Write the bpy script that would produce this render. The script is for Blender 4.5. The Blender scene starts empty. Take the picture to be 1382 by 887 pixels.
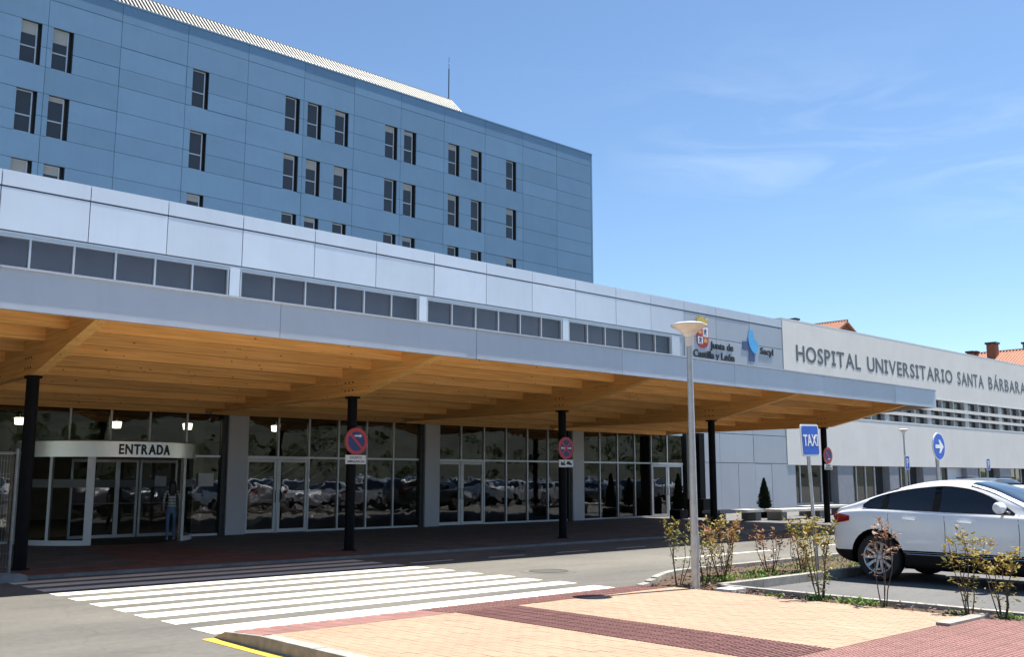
import bpy, bmesh, math, random
from mathutils import Vector, Matrix
R = math.radians
random.seed(7)
SC = bpy.context.scene
COL = SC.collection

# ------------------------------------------------------------------ camera
F_PX, YAW, PITCH, EYE = 1333.0, R(47.3), R(8.62), 1.65
cam_d = bpy.data.cameras.new('camera'); cam = bpy.data.objects.new('camera', cam_d); COL.objects.link(cam)
cam_d.sensor_fit = 'HORIZONTAL'; cam_d.sensor_width = 36.0; cam_d.lens = F_PX/1382.0*36.0
cam_d.clip_start = 0.05; cam_d.clip_end = 6000
cam.location = (0, 0, EYE)
fwd = Vector((math.cos(YAW)*math.cos(PITCH), math.sin(YAW)*math.cos(PITCH), math.sin(PITCH)))
cam.rotation_euler = fwd.to_track_quat('-Z', 'Y').to_euler()
SC.camera = cam

# ------------------------------------------------------------------ sun and sky
SUN = Vector((0.485, -0.08, 1.0)).normalized()
SUN_EL = math.asin(SUN.z); SUN_AZ = math.atan2(SUN.x, SUN.y)
sl = bpy.data.lights.new('sun', 'SUN'); so = bpy.data.objects.new('sun', sl); COL.objects.link(so)
sl.energy = 5.0; sl.angle = R(0.53); sl.color = (1.0, 0.955, 0.88)
so.rotation_euler = SUN.to_track_quat('Z', 'Y').to_euler(); so.location = (20, -10, 60)
world = bpy.data.worlds.new('World'); SC.world = world; world.use_nodes = True
wn, wl = world.node_tree.nodes, world.node_tree.links
wn.clear()
def wnode(t, **k):
    n = wn.new(t)
    for a, v in k.items(): setattr(n, a, v)
    return n
wo = wnode('ShaderNodeOutputWorld'); bg = wnode('ShaderNodeBackground')
sky = wnode('ShaderNodeTexSky', sky_type='NISHITA', sun_disc=False, sun_elevation=SUN_EL, sun_rotation=SUN_AZ,
            altitude=1050, air_density=1.0, dust_density=0.25, ozone_density=3.2)
bg.inputs['Strength'].default_value = 0.081
tc = wnode('ShaderNodeTexCoord')
# thin cirrus: stretched noise over the sky directions
mp = wnode('ShaderNodeMapping'); mp.inputs['Rotation'].default_value = (0, 0, R(-42)); mp.inputs['Scale'].default_value = (2.2, 5.0, 22.0)
nz = wnode('ShaderNodeTexNoise'); nz.inputs['Scale'].default_value = 1.0; nz.inputs['Detail'].default_value = 9; nz.inputs['Roughness'].default_value = 0.58; nz.inputs['Distortion'].default_value = 0.9
rp = wnode('ShaderNodeValToRGB'); rp.color_ramp.elements[0].position = 0.49; rp.color_ramp.elements[1].position = 0.80
mp2 = wnode('ShaderNodeMapping'); mp2.inputs['Scale'].default_value = (1.5, 1.5, 4.0); mp2.inputs['Location'].default_value = (0.35, 0.1, 0.6)
nz2 = wnode('ShaderNodeTexNoise'); nz2.inputs['Scale'].default_value = 1.3; nz2.inputs['Detail'].default_value = 2
rp2 = wnode('ShaderNodeValToRGB'); rp2.color_ramp.elements[0].position = 0.42; rp2.color_ramp.elements[1].position = 0.66
mu = wnode('ShaderNodeMath', operation='MULTIPLY'); mu2 = wnode('ShaderNodeMath', operation='MULTIPLY'); mu2.inputs[1].default_value = 0.4
mix = wnode('ShaderNodeMixRGB'); mix.inputs['Color2'].default_value = (6.2, 6.9, 7.6, 1)
wl.new(tc.outputs['Generated'], mp.inputs['Vector']); wl.new(mp.outputs[0], nz.inputs['Vector']); wl.new(nz.outputs['Fac'], rp.inputs['Fac'])
wl.new(tc.outputs['Generated'], mp2.inputs['Vector']); wl.new(mp2.outputs[0], nz2.inputs['Vector']); wl.new(nz2.outputs['Fac'], rp2.inputs['Fac'])
wl.new(rp.outputs[0], mu.inputs[0]); wl.new(rp2.outputs[0], mu.inputs[1]); wl.new(mu.outputs[0], mu2.inputs[0])
sx_ = wnode('ShaderNodeSeparateXYZ'); wl.new(tc.outputs['Generated'], sx_.inputs[0]); mr_ = wnode('ShaderNodeMapRange'); mr_.inputs['From Min'].default_value = 0.30; mr_.inputs['From Max'].default_value = 0.42; mr_.inputs['To Min'].default_value = 1.0; mr_.inputs['To Max'].default_value = 0.25
wl.new(sx_.outputs['Z'], mr_.inputs['Value']); mu3 = wnode('ShaderNodeMath', operation='MULTIPLY'); wl.new(mu2.outputs[0], mu3.inputs[0]); wl.new(mr_.outputs[0], mu3.inputs[1]); wl.new(mu3.outputs[0], mix.inputs['Fac']); wl.new(sky.outputs[0], mix.inputs['Color1'])
tint = wnode('ShaderNodeMixRGB', blend_type='MULTIPLY'); tint.inputs['Fac'].default_value = 1.0; tint.inputs['Color2'].default_value = (0.93, 0.985, 0.985, 1)
wl.new(mix.outputs[0], tint.inputs['Color1']); wl.new(tint.outputs[0], bg.inputs['Color']); wl.new(bg.outputs[0], wo.inputs['Surface'])
vs = SC.view_settings
vs.view_transform = 'Standard'; vs.look = 'None'; vs.exposure = 1.12; vs.gamma = 1.0; vs.use_curve_mapping = False
SC.cycles.max_bounces = 8; SC.cycles.transparent_max_bounces = 16; SC.cycles.caustics_reflective = False; SC.cycles.caustics_refractive = False

# ------------------------------------------------------------------ materials
MATS = {}
class NT:
    def __init__(s, name):
        s.m = bpy.data.materials.new(name); s.m.use_nodes = True
        s.n = s.m.node_tree.nodes; s.l = s.m.node_tree.links
        s.b = s.n['Principled BSDF']; s.out = s.n['Material Output']; MATS[name] = s.m
    def add(s, t, **k):
        n = s.n.new(t)
        for a, v in k.items(): setattr(n, a, v)
        return n
    def link(s, a, b): s.l.new(a, b)
    def pos(s, scale=(1, 1, 1), rot=(0, 0, 0), obj=False):
        if obj:
            t = s.add('ShaderNodeTexCoord').outputs['Object']
        else:
            t = s.add('ShaderNodeNewGeometry').outputs['Position']
        m = s.add('ShaderNodeMapping'); m.inputs['Scale'].default_value = scale; m.inputs['Rotation'].default_value = rot
        s.link(t, m.inputs['Vector']); return m.outputs[0]
    def noise(s, vec, scale, detail=4, rough=0.55, dist=0):
        n = s.add('ShaderNodeTexNoise'); n.inputs['Scale'].default_value = scale; n.inputs['Detail'].default_value = detail
        n.inputs['Roughness'].default_value = rough; n.inputs['Distortion'].default_value = dist
        s.link(vec, n.inputs['Vector']); return n.outputs['Fac']
    def ramp(s, fac, stops):
        r = s.add('ShaderNodeValToRGB'); e = r.color_ramp.elements
        while len(e) < len(stops): e.new(0.5)
        for el, (p, c) in zip(e, stops):
            el.position = p; el.color = (c, c, c, 1) if not hasattr(c, '__len__') else (*c, 1)
        s.link(fac, r.inputs['Fac']); return r.outputs['Color']
    def mixc(s, fac, a, b, mode='MIX'):
        m = s.add('ShaderNodeMixRGB', blend_type=mode)
        for v, i in ((fac, 'Fac'), (a, 'Color1'), (b, 'Color2')):
            if hasattr(v, 'is_output'): s.link(v, m.inputs[i])
            elif i == 'Fac': m.inputs[i].default_value = v
            else: m.inputs[i].default_value = (*v, 1) if hasattr(v, '__len__') else (v, v, v, 1)
        return m.outputs['Color']
    def bump(s, h, strength=0.3, dist=0.01):
        b = s.add('ShaderNodeBump'); b.inputs['Strength'].default_value = strength; b.inputs['Distance'].default_value = dist
        s.link(h, b.inputs['Height']); s.link(b.outputs['Normal'], s.b.inputs['Normal'])
    def base(s, c):
        if hasattr(c, 'is_output'): s.link(c, s.b.inputs['Base Color'])
        else: s.b.inputs['Base Color'].default_value = (*c, 1)
    def set(s, rough=None, metal=None, **k):
        if rough is not None: s.b.inputs['Roughness'].default_value = rough
        if metal is not None: s.b.inputs['Metallic'].default_value = metal
        for a, v in k.items(): s.b.inputs[a.replace('_', ' ')].default_value = v

def simple(name, col, rough=0.6, metal=0.0, var=0.12, scale=3.0, bump=0.0, objvar=0.0, **k):
    t = NT(name)
    n = t.noise(t.pos(), scale, 5)
    c = t.ramp(n, [(0.25, tuple(v*(1-var) for v in col)), (0.75, tuple(min(1, v*(1+var)) for v in col))])
    if objvar:
        oi = t.add('ShaderNodeObjectInfo')
        c = t.mixc(1.0, c, t.ramp(oi.outputs['Random'], [(0, 1-objvar), (1, 1+objvar)]), 'MULTIPLY')
    t.base(c); t.set(rough, metal, **k)
    if bump: t.bump(t.noise(t.pos(), scale*12, 4), bump, 0.005)
    return t.m

def asphalt(name, lo, hi, patch):
    t = NT(name); p = t.pos()
    fine = t.noise(p, 140, 3, 0.7); mid = t.noise(p, 9, 6, 0.65); big = t.noise(t.pos((0.55, 1.0, 1)), 0.35, 5, 0.6, 0.4)
    c = t.ramp(big, [(0.30, lo), (0.70, hi)])
    c = t.mixc(0.5, c, t.ramp(mid, [(0.3, 0.72), (0.7, 1.22)]), 'MULTIPLY')
    c = t.mixc(0.75, c, t.ramp(fine, [(0.32, 0.55), (0.68, 1.4)]), 'MULTIPLY')
    st = t.ramp(t.noise(t.pos((0.16, 1.1, 1)), 1.1, 5, 0.6, 0.2), [(0.50, 1.0), (0.75, 0.74)])
    c = t.mixc(patch, c, st, 'MULTIPLY')
    # hairline cracks
    v = t.add('ShaderNodeTexVoronoi', feature='DISTANCE_TO_EDGE'); v.inputs['Scale'].default_value = 0.17
    wv = t.add('ShaderNodeVectorMath', operation='ADD'); nn = t.add('ShaderNodeTexNoise'); nn.inputs['Scale'].default_value = 1.2; nn.inputs['Detail'].default_value = 6
    t.link(p, nn.inputs['Vector']); t.link(p, wv.inputs[0]); t.link(nn.outputs['Color'], wv.inputs[1]); t.link(wv.outputs[0], v.inputs['Vector'])
    c = t.mixc(1.0, c, t.ramp(v.outputs['Distance'], [(0.0, 0.85), (0.004, 1.0)]), 'MULTIPLY')
    t.base(c); t.set(0.88); t.bump(fine, 0.5, 0.006); return t.m
asphalt('asphalt', (0.100, 0.096, 0.086), (0.176, 0.164, 0.138), 0.85)
asphalt('asphalt_bay', (0.10, 0.10, 0.10), (0.14, 0.138, 0.132), 0.5)

def paint_mat(name, col, wear=0.5):
    t = NT(name); p = t.pos()
    w = t.ramp(t.noise(p, 26, 6, 0.7), [(0.30, 0.0), (0.44, 1.0)])
    w2 = t.ramp(t.noise(p, 1.6, 4, 0.6), [(0.30, 0.55), (0.55, 1.0)])
    f = t.mixc(1.0, w, w2, 'MULTIPLY')
    c = t.mixc(f, tuple(v*(1-wear) for v in col), col)
    t.base(c); t.set(0.75); t.bump(t.noise(p, 140, 3, 0.7), 0.35, 0.004); return t.m
paint_mat('road_white', (0.82, 0.77, 0.65), 0.25)
paint_mat('road_yellow', (0.80, 0.47, 0.05), 0.4)

def clad(name, col, rough, metal, wav=0.12, objvar=0.03):
    t = NT(name); p = t.pos()
    oi = t.add('ShaderNodeObjectInfo')
    streak = t.ramp(t.noise(t.pos((3.0, 3.0, 0.18)), 1.6, 6, 0.7), [(0.25, 0.955), (0.5, 1.0), (0.8, 1.01)])
    dirt = t.ramp(t.noise(p, 0.6, 6, 0.65), [(0.3, 0.95), (0.7, 1.04)])
    c = t.mixc(1.0, t.mixc(1.0, col, streak, 'MULTIPLY'), dirt, 'MULTIPLY')
    c = t.mixc(1.0, c, t.ramp(oi.outputs['Random'], [(0, 1-objvar), (1, 1+objvar)]), 'MULTIPLY')
    t.base(c); t.set(rough, metal)
    t.bump(t.noise(t.pos((0.7, 0.7, 1.1)), 1.1, 2), wav, 0.05); return t.m
clad('tower_blue', (0.140, 0.252, 0.385), 0.36, 0.10, 0.08, 0.07)
clad('panel_silver', (0.575, 0.625, 0.69), 0.42, 0.12, 0.05, 0.035)
clad('panel_grey', (0.43, 0.465, 0.515), 0.42, 0.15, 0.06, 0.03)
clad('zinc', (0.50, 0.54, 0.61), 0.42, 0.25, 0.35, 0.04)
clad('roof_metal', (0.27, 0.267, 0.245), 0.5, 0.1, 0.0, 0.0)
clad('roof_sheet', (0.22, 0.22, 0.21), 0.6, 0.1, 0.0, 0.0)
clad('render_white', (0.87, 0.835, 0.775), 0.85, 0.0, 0.0, 0.0)
clad('pilaster_grey', (0.55, 0.55, 0.57), 0.5, 0.15, 0.03, 0.02)
simple('joint_dark', (0.03, 0.035, 0.04), 0.8)
simple('alu', (0.52, 0.53, 0.54), 0.38, 0.6, 0.05)
simple('alu_light', (0.76, 0.765, 0.76), 0.42, 0.1, 0.04)
simple('band_steel', (0.86, 0.83, 0.78), 0.34, 0.75, 0.03)
simple('frosted', (0.16, 0.16, 0.15), 0.6)
simple('pier_grey', (0.30, 0.31, 0.34), 0.6)
simple('manhole_iron', (0.085, 0.082, 0.075), 0.7, 0.2, 0.25, 12)
simple('galv_dull', (0.20, 0.205, 0.21), 0.55, 0.4, 0.15, 9)
simple('frame_dark', (0.045, 0.047, 0.05), 0.45, 0.3)
simple('col_black', (0.006, 0.006, 0.008), 0.6, 0.0, 0.2, Specular_IOR_Level=0.12)
simple('steel_galv', (0.46, 0.47, 0.47), 0.42, 0.65, 0.14, 9)
simple('lamp_white', (0.72, 0.72, 0.69), 0.45, 0.0, 0.06)
simple('sign_white', (0.82, 0.82, 0.80), 0.45, 0, 0.05)
simple('sign_blue', (0.015, 0.10, 0.52), 0.4, 0, 0.06)
simple('sign_navy', (0.03, 0.05, 0.20), 0.4, 0, 0.06)
simple('sign_red', (0.55, 0.05, 0.06), 0.4, 0, 0.08)
simple('ink_black', (0.015, 0.017, 0.022), 0.5)
simple('letter_grey', (0.125, 0.135, 0.145), 0.5, 0.1)
simple('logo_navy', (0.06, 0.10, 0.24), 0.5)
simple('logo_cyan', (0.10, 0.46, 0.86), 0.5)
simple('logo_red', (0.56, 0.07, 0.08), 0.5)
simple('logo_gold', (0.62, 0.45, 0.09), 0.5)
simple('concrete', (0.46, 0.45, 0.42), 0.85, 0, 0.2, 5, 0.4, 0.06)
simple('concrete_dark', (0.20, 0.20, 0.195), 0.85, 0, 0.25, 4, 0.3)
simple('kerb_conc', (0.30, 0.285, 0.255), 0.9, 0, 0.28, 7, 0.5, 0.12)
simple('rubber', (0.014, 0.014, 0.015), 0.75, 0, 0.2, 20)
simple('plastic_black', (0.006, 0.006, 0.007), 0.55, Specular_IOR_Level=0.15)
simple('rim_alloy', (0.50, 0.51, 0.53), 0.38, 0.6, 0.03)
simple('rim_dark', (0.008, 0.008, 0.009), 0.7, 0.0)
simple('chrome', (0.7, 0.7, 0.72), 0.15, 0.95, 0.02)
simple('seat_grey', (0.06, 0.055, 0.05), 0.8)
simple('roof_tile', (0.48, 0.235, 0.15), 0.85, 0, 0.25, 6, 0.3)
simple('house_brick', (0.33, 0.13, 0.08), 0.9, 0, 0.2, 4)
simple('terrain', (0.17, 0.16, 0.085), 0.95, 0, 0.3, 0.2)
simple('hill_grass', (0.034, 0.040, 0.022), 0.95, 0, 0.75, 0.12)
simple('interior_wall', (0.40, 0.375, 0.34), 0.8)
simple('interior_floor', (0.16, 0.155, 0.15), 0.35)
simple('interior_ceil', (0.33, 0.32, 0.30), 0.85)
simple('paper', (0.70, 0.70, 0.68), 0.8)
simple('skin', (0.42, 0.25, 0.17), 0.55)
simple('hair_dark', (0.02, 0.014, 0.01), 0.5)
simple('denim', (0.10, 0.17, 0.29), 0.85, 0, 0.2, 30)
simple('shoe', (0.6, 0.6, 0.6), 0.7)
simple('bark', (0.10, 0.065, 0.04), 0.9, 0, 0.3, 20)
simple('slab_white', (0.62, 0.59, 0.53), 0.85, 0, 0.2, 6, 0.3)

def tiles_mat(name, col, mortar, w, h, var=0.2):
    t = NT(name); p = t.pos()
    b = t.add('ShaderNodeTexBrick'); b.inputs['Scale'].default_value = 1; b.inputs['Brick Width'].default_value = w; b.inputs['Row Height'].default_value = h
    b.inputs['Mortar Size'].default_value = 0.006; b.inputs['Color1'].default_value = (*[v*(1-var) for v in col], 1); b.inputs['Color2'].default_value = (*[v*(1+var) for v in col], 1)
    b.inputs['Mortar'].default_value = (*mortar, 1); t.link(p, b.inputs['Vector'])
    c = t.mixc(0.8, b.outputs['Color'], t.ramp(t.noise(p, 1.3, 6), [(0.3, 0.75), (0.7, 1.2)]), 'MULTIPLY')
    t.base(c); t.set(0.8); t.bump(b.outputs['Fac'], -0.4, 0.004); return t.m
tiles_mat('pave_grey', (0.13, 0.126, 0.124), (0.05, 0.05, 0.05), 0.4, 0.2)
tiles_mat('pave_red', (0.17, 0.090, 0.082), (0.14, 0.07, 0.06), 0.2, 0.2)

def brick_obj(name, col, var=0.16, scl=7.0):
    # bricks laid as geometry: colour differs from brick to brick through a face attribute
    t = NT(name); p = t.pos()
    a = t.add('ShaderNodeAttribute'); a.attribute_name = 'tone'
    c = t.mixc(1.0, col, t.ramp(a.outputs['Fac'], [(0, 1-var), (1, 1+var)]), 'MULTIPLY')
    c = t.mixc(0.7, c, t.ramp(t.noise(p, 1.2, 6, 0.65), [(0.3, 0.84), (0.7, 1.12)]), 'MULTIPLY')
    c = t.mixc(0.5, c, t.ramp(t.noise(p, 60, 3, 0.7), [(0.3, 0.75), (0.7, 1.2)]), 'MULTIPLY')
    t.base(c); t.set(0.85); t.bump(t.noise(p, 90, 4), 0.12, 0.003); return t.m
brick_obj('brick_beige', (0.365, 0.246, 0.163), 0.03)
brick_obj('brick_red', (0.262, 0.128, 0.110), 0.12)
brick_obj('brick_red_dark', (0.180, 0.080, 0.070), 0.16)
simple('mortar', (0.325, 0.215, 0.14), 0.95, 0, 0.25, 9)

def wood(name, axis):
    t = NT(name)
    oi = t.add('ShaderNodeObjectInfo')
    sc = (0.35, 9, 9) if axis == 0 else (9, 0.35, 9)
    geo = t.add('ShaderNodeNewGeometry'); off = t.add('ShaderNodeVectorMath', operation='MULTIPLY_ADD')
    cb = t.add('ShaderNodeCombineXYZ'); t.link(oi.outputs['Random'], cb.inputs[0]); t.link(oi.outputs['Random'], cb.inputs[1]); t.link(oi.outputs['Random'], cb.inputs[2])
    off.inputs[1].default_value = (37, 53, 71); t.link(cb.outputs[0], off.inputs[0]); t.link(geo.outputs['Position'], off.inputs[2])
    m = t.add('ShaderNodeMapping'); m.inputs['Scale'].default_value = sc; t.link(off.outputs[0], m.inputs['Vector'])
    g = t.noise(m.outputs[0], 3.2, 6, 0.62, 0.6)
    c = t.ramp(g, [(0.25, (0.76, 0.37, 0.10)), (0.5, (0.88, 0.50, 0.17)), (0.75, (0.93, 0.60, 0.25))])
    m3 = t.add('ShaderNodeMapping'); m3.inputs['Scale'].default_value = (0.45, 0.45, 14) ; t.link(off.outputs[0], m3.inputs['Vector'])
    lam = t.noise(m3.outputs[0], 1.6, 1)
    c = t.mixc(0.6, c, t.ramp(lam, [(0.35, 0.8), (0.65, 1.15)]), 'MULTIPLY')
    v = t.add('ShaderNodeTexVoronoi'); v.inputs['Scale'].default_value = 6.5
    m2 = t.add('ShaderNodeMapping'); m2.inputs['Scale'].default_value = (0.55, 0.8, 1.0) if axis == 0 else (0.8, 0.55, 1.0)
    t.link(off.outputs[0], m2.inputs['Vector']); t.link(m2.outputs[0], v.inputs['Vector'])
    c = t.mixc(t.ramp(v.outputs['Distance'], [(0.06, 0.85), (0.12, 0.0)]), c, (0.13, 0.05, 0.018))
    c = t.mixc(1.0, c, t.ramp(oi.outputs['Random'], [(0, 0.74), (1, 1.16)]), 'MULTIPLY')
    t.base(c); t.set(0.62); t.bump(g, 0.12, 0.004); return t.m
wood('wood_joist', 0); wood('wood_beam', 1)

def glass(name, tint, ior, rough=0.0):
    t = NT(name); t.n.remove(t.b)
    tr = t.add('ShaderNodeBsdfTransparent'); tr.inputs['Color'].default_value = (*tint, 1)
    gl = t.add('ShaderNodeBsdfGlossy'); gl.inputs['Roughness'].default_value = rough; gl.inputs['Color'].default_value = (0.95, 0.97, 1, 1)
    fr = t.add('ShaderNodeFresnel'); fr.inputs['IOR'].default_value = ior
    # old float-glass waviness
    b = t.add('ShaderNodeBump'); b.inputs['Strength'].default_value = 0.2; b.inputs['Distance'].default_value = 0.02
    t.link(t.noise(t.pos((1.3, 1, 1.6)), 0.9, 2), b.inputs['Height']); t.link(b.outputs[0], gl.inputs['Normal'])
    geo = t.add('ShaderNodeNewGeometry'); inv = t.add('ShaderNodeMath', operation='SUBTRACT'); inv.inputs[0].default_value = 1.0; t.link(geo.outputs['Backfacing'], inv.inputs[1])
    mul = t.add('ShaderNodeMath', operation='MULTIPLY'); t.link(fr.outputs[0], mul.inputs[0]); t.link(inv.outputs[0], mul.inputs[1])   # one coat of reflection: the outer face
    mx = t.add('ShaderNodeMixShader'); t.link(mul.outputs[0], mx.inputs[0]); t.link(tr.outputs[0], mx.inputs[1]); t.link(gl.outputs[0], mx.inputs[2])
    t.link(mx.outputs[0], t.out.inputs['Surface']); return t.m
glass('glass_hall', (0.50, 0.52, 0.51), 1.85)
glass('glass_clere', (0.70, 0.70, 0.74), 1.6)
glass('glass_door', (0.52, 0.54, 0.53), 1.6)
def darkglass(name, col, rough=0.03, spec=0.5):
    t = NT(name); t.base(col); t.set(rough, 0.0); t.b.inputs['Specular IOR Level'].default_value = spec
    t.bump(t.noise(t.pos((1, 1, 2)), 0.7, 2), 0.03, 0.02); return t.m
darkglass('glass_tower', (0.038, 0.042, 0.05), 0.05, 0.5)
darkglass('car_glass', (0.008, 0.010, 0.013), 0.02, 0.8)
darkglass('wing_glass', (0.02, 0.024, 0.024), 0.02, 1.0)
darkglass('louvre_glass', (0.035, 0.04, 0.048), 0.15, 0.4)
simple('blind', (0.40, 0.40, 0.39), 0.8, 0, 0.05)

def carpaint(name, col, metal=0.0):
    t = NT(name); t.base(col); t.set(0.38, metal); t.b.inputs['Coat Weight'].default_value = 0.9; t.b.inputs['Coat Roughness'].default_value = 0.05; return t.m
carpaint('paint_white', (0.84, 0.845, 0.85), 0.0)
carpaint('paint_black', (0.014, 0.014, 0.017)); carpaint('paint_red', (0.42, 0.025, 0.025)); carpaint('paint_blue', (0.03, 0.07, 0.22))
carpaint('paint_silver', (0.42, 0.43, 0.45), 0.6); carpaint('paint_grey', (0.10, 0.105, 0.115), 0.3)
def emis(name, col, s):
    t = NT(name); t.base((0.8, 0.8, 0.8)); t.b.inputs['Emission Color'].default_value = (*col, 1); t.b.inputs['Emission Strength'].default_value = s; return t.m
emis('pendant_glow', (1.0, 0.90, 0.66), 7.0)
t = NT('tail_red'); t.base((0.30, 0.008, 0.012)); t.set(0.12); t.b.inputs['Coat Weight'].default_value = 1.0
t = NT('lamp_opal'); t.base((0.74, 0.67, 0.57)); t.set(0.3)

def soil():
    t = NT('soil'); p = t.pos()
    c = t.ramp(t.noise(p, 7, 8, 0.7), [(0.25, (0.045, 0.028, 0.018)), (0.55, (0.115, 0.072, 0.046)), (0.8, (0.21, 0.15, 0.10))])
    t.base(c); t.set(0.95); t.bump(t.noise(p, 38, 7, 0.7), 0.9, 0.03)
soil()
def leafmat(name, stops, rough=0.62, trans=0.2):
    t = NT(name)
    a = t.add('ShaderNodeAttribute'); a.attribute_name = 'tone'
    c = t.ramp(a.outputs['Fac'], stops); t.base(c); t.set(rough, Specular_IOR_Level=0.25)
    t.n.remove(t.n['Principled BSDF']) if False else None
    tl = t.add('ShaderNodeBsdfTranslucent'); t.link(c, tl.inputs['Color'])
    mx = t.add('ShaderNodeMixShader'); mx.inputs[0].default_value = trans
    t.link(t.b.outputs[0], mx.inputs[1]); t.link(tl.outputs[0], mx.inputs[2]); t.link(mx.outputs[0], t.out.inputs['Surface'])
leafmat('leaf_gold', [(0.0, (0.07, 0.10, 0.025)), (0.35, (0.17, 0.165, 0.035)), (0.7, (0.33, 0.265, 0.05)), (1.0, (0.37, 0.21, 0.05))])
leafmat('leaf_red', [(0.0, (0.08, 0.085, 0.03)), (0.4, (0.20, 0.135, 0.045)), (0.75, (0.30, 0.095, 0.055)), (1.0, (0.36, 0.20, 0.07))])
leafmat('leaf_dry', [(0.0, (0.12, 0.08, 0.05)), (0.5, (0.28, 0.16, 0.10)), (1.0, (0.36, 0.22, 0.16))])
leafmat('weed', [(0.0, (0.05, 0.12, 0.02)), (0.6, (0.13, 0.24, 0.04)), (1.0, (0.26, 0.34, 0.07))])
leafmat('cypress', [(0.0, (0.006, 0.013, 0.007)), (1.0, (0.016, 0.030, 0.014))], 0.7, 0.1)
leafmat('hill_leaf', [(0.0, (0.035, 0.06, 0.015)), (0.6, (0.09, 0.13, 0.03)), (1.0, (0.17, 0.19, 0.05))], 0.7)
def striped():
    t = NT('striped_shirt')
    w = t.add('ShaderNodeTexWave', wave_type='BANDS', bands_direction='Z'); w.inputs['Scale'].default_value = 4.2; t.link(t.pos(), w.inputs['Vector'])
    t.base(t.ramp(w.outputs['Fac'], [(0.5, (0.22, 0.23, 0.25)), (0.6, (0.56, 0.56, 0.54))])); t.set(0.85)
striped()

# ------------------------------------------------------------------ builders
def tag(o, label=None, cat=None, group=None, kind=None):
    if label: o['label'] = label
    if cat: o['category'] = cat
    if group: o['group'] = group
    if kind: o['kind'] = kind
    return o
def empty(name, loc, rz=0.0, label=None, cat=None, group=None, kind=None):
    o = bpy.data.objects.new(name, None); COL.objects.link(o); o.location = loc; o.rotation_euler = (0, 0, rz); o.empty_display_size = 0.3
    return tag(o, label, cat, group, kind)
def adopt(o, p):
    """parent o (built in world coordinates) under p, an unrotated object"""
    if p is not None:
        o.parent = p; q = p; off = Vector((0, 0, 0))
        while q is not None: off += q.location; q = q.parent
        o.location = o.location - off
    return o
def link(name, me, mat=None, parent=None, loc=None, local=False):
    if mat is not None and not me.materials: me.materials.append(MATS[mat])
    o = bpy.data.objects.new(name, me); COL.objects.link(o)
    if loc is not None: o.location = loc
    if local: o.parent = parent
    else: adopt(o, parent)
    return o
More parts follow.
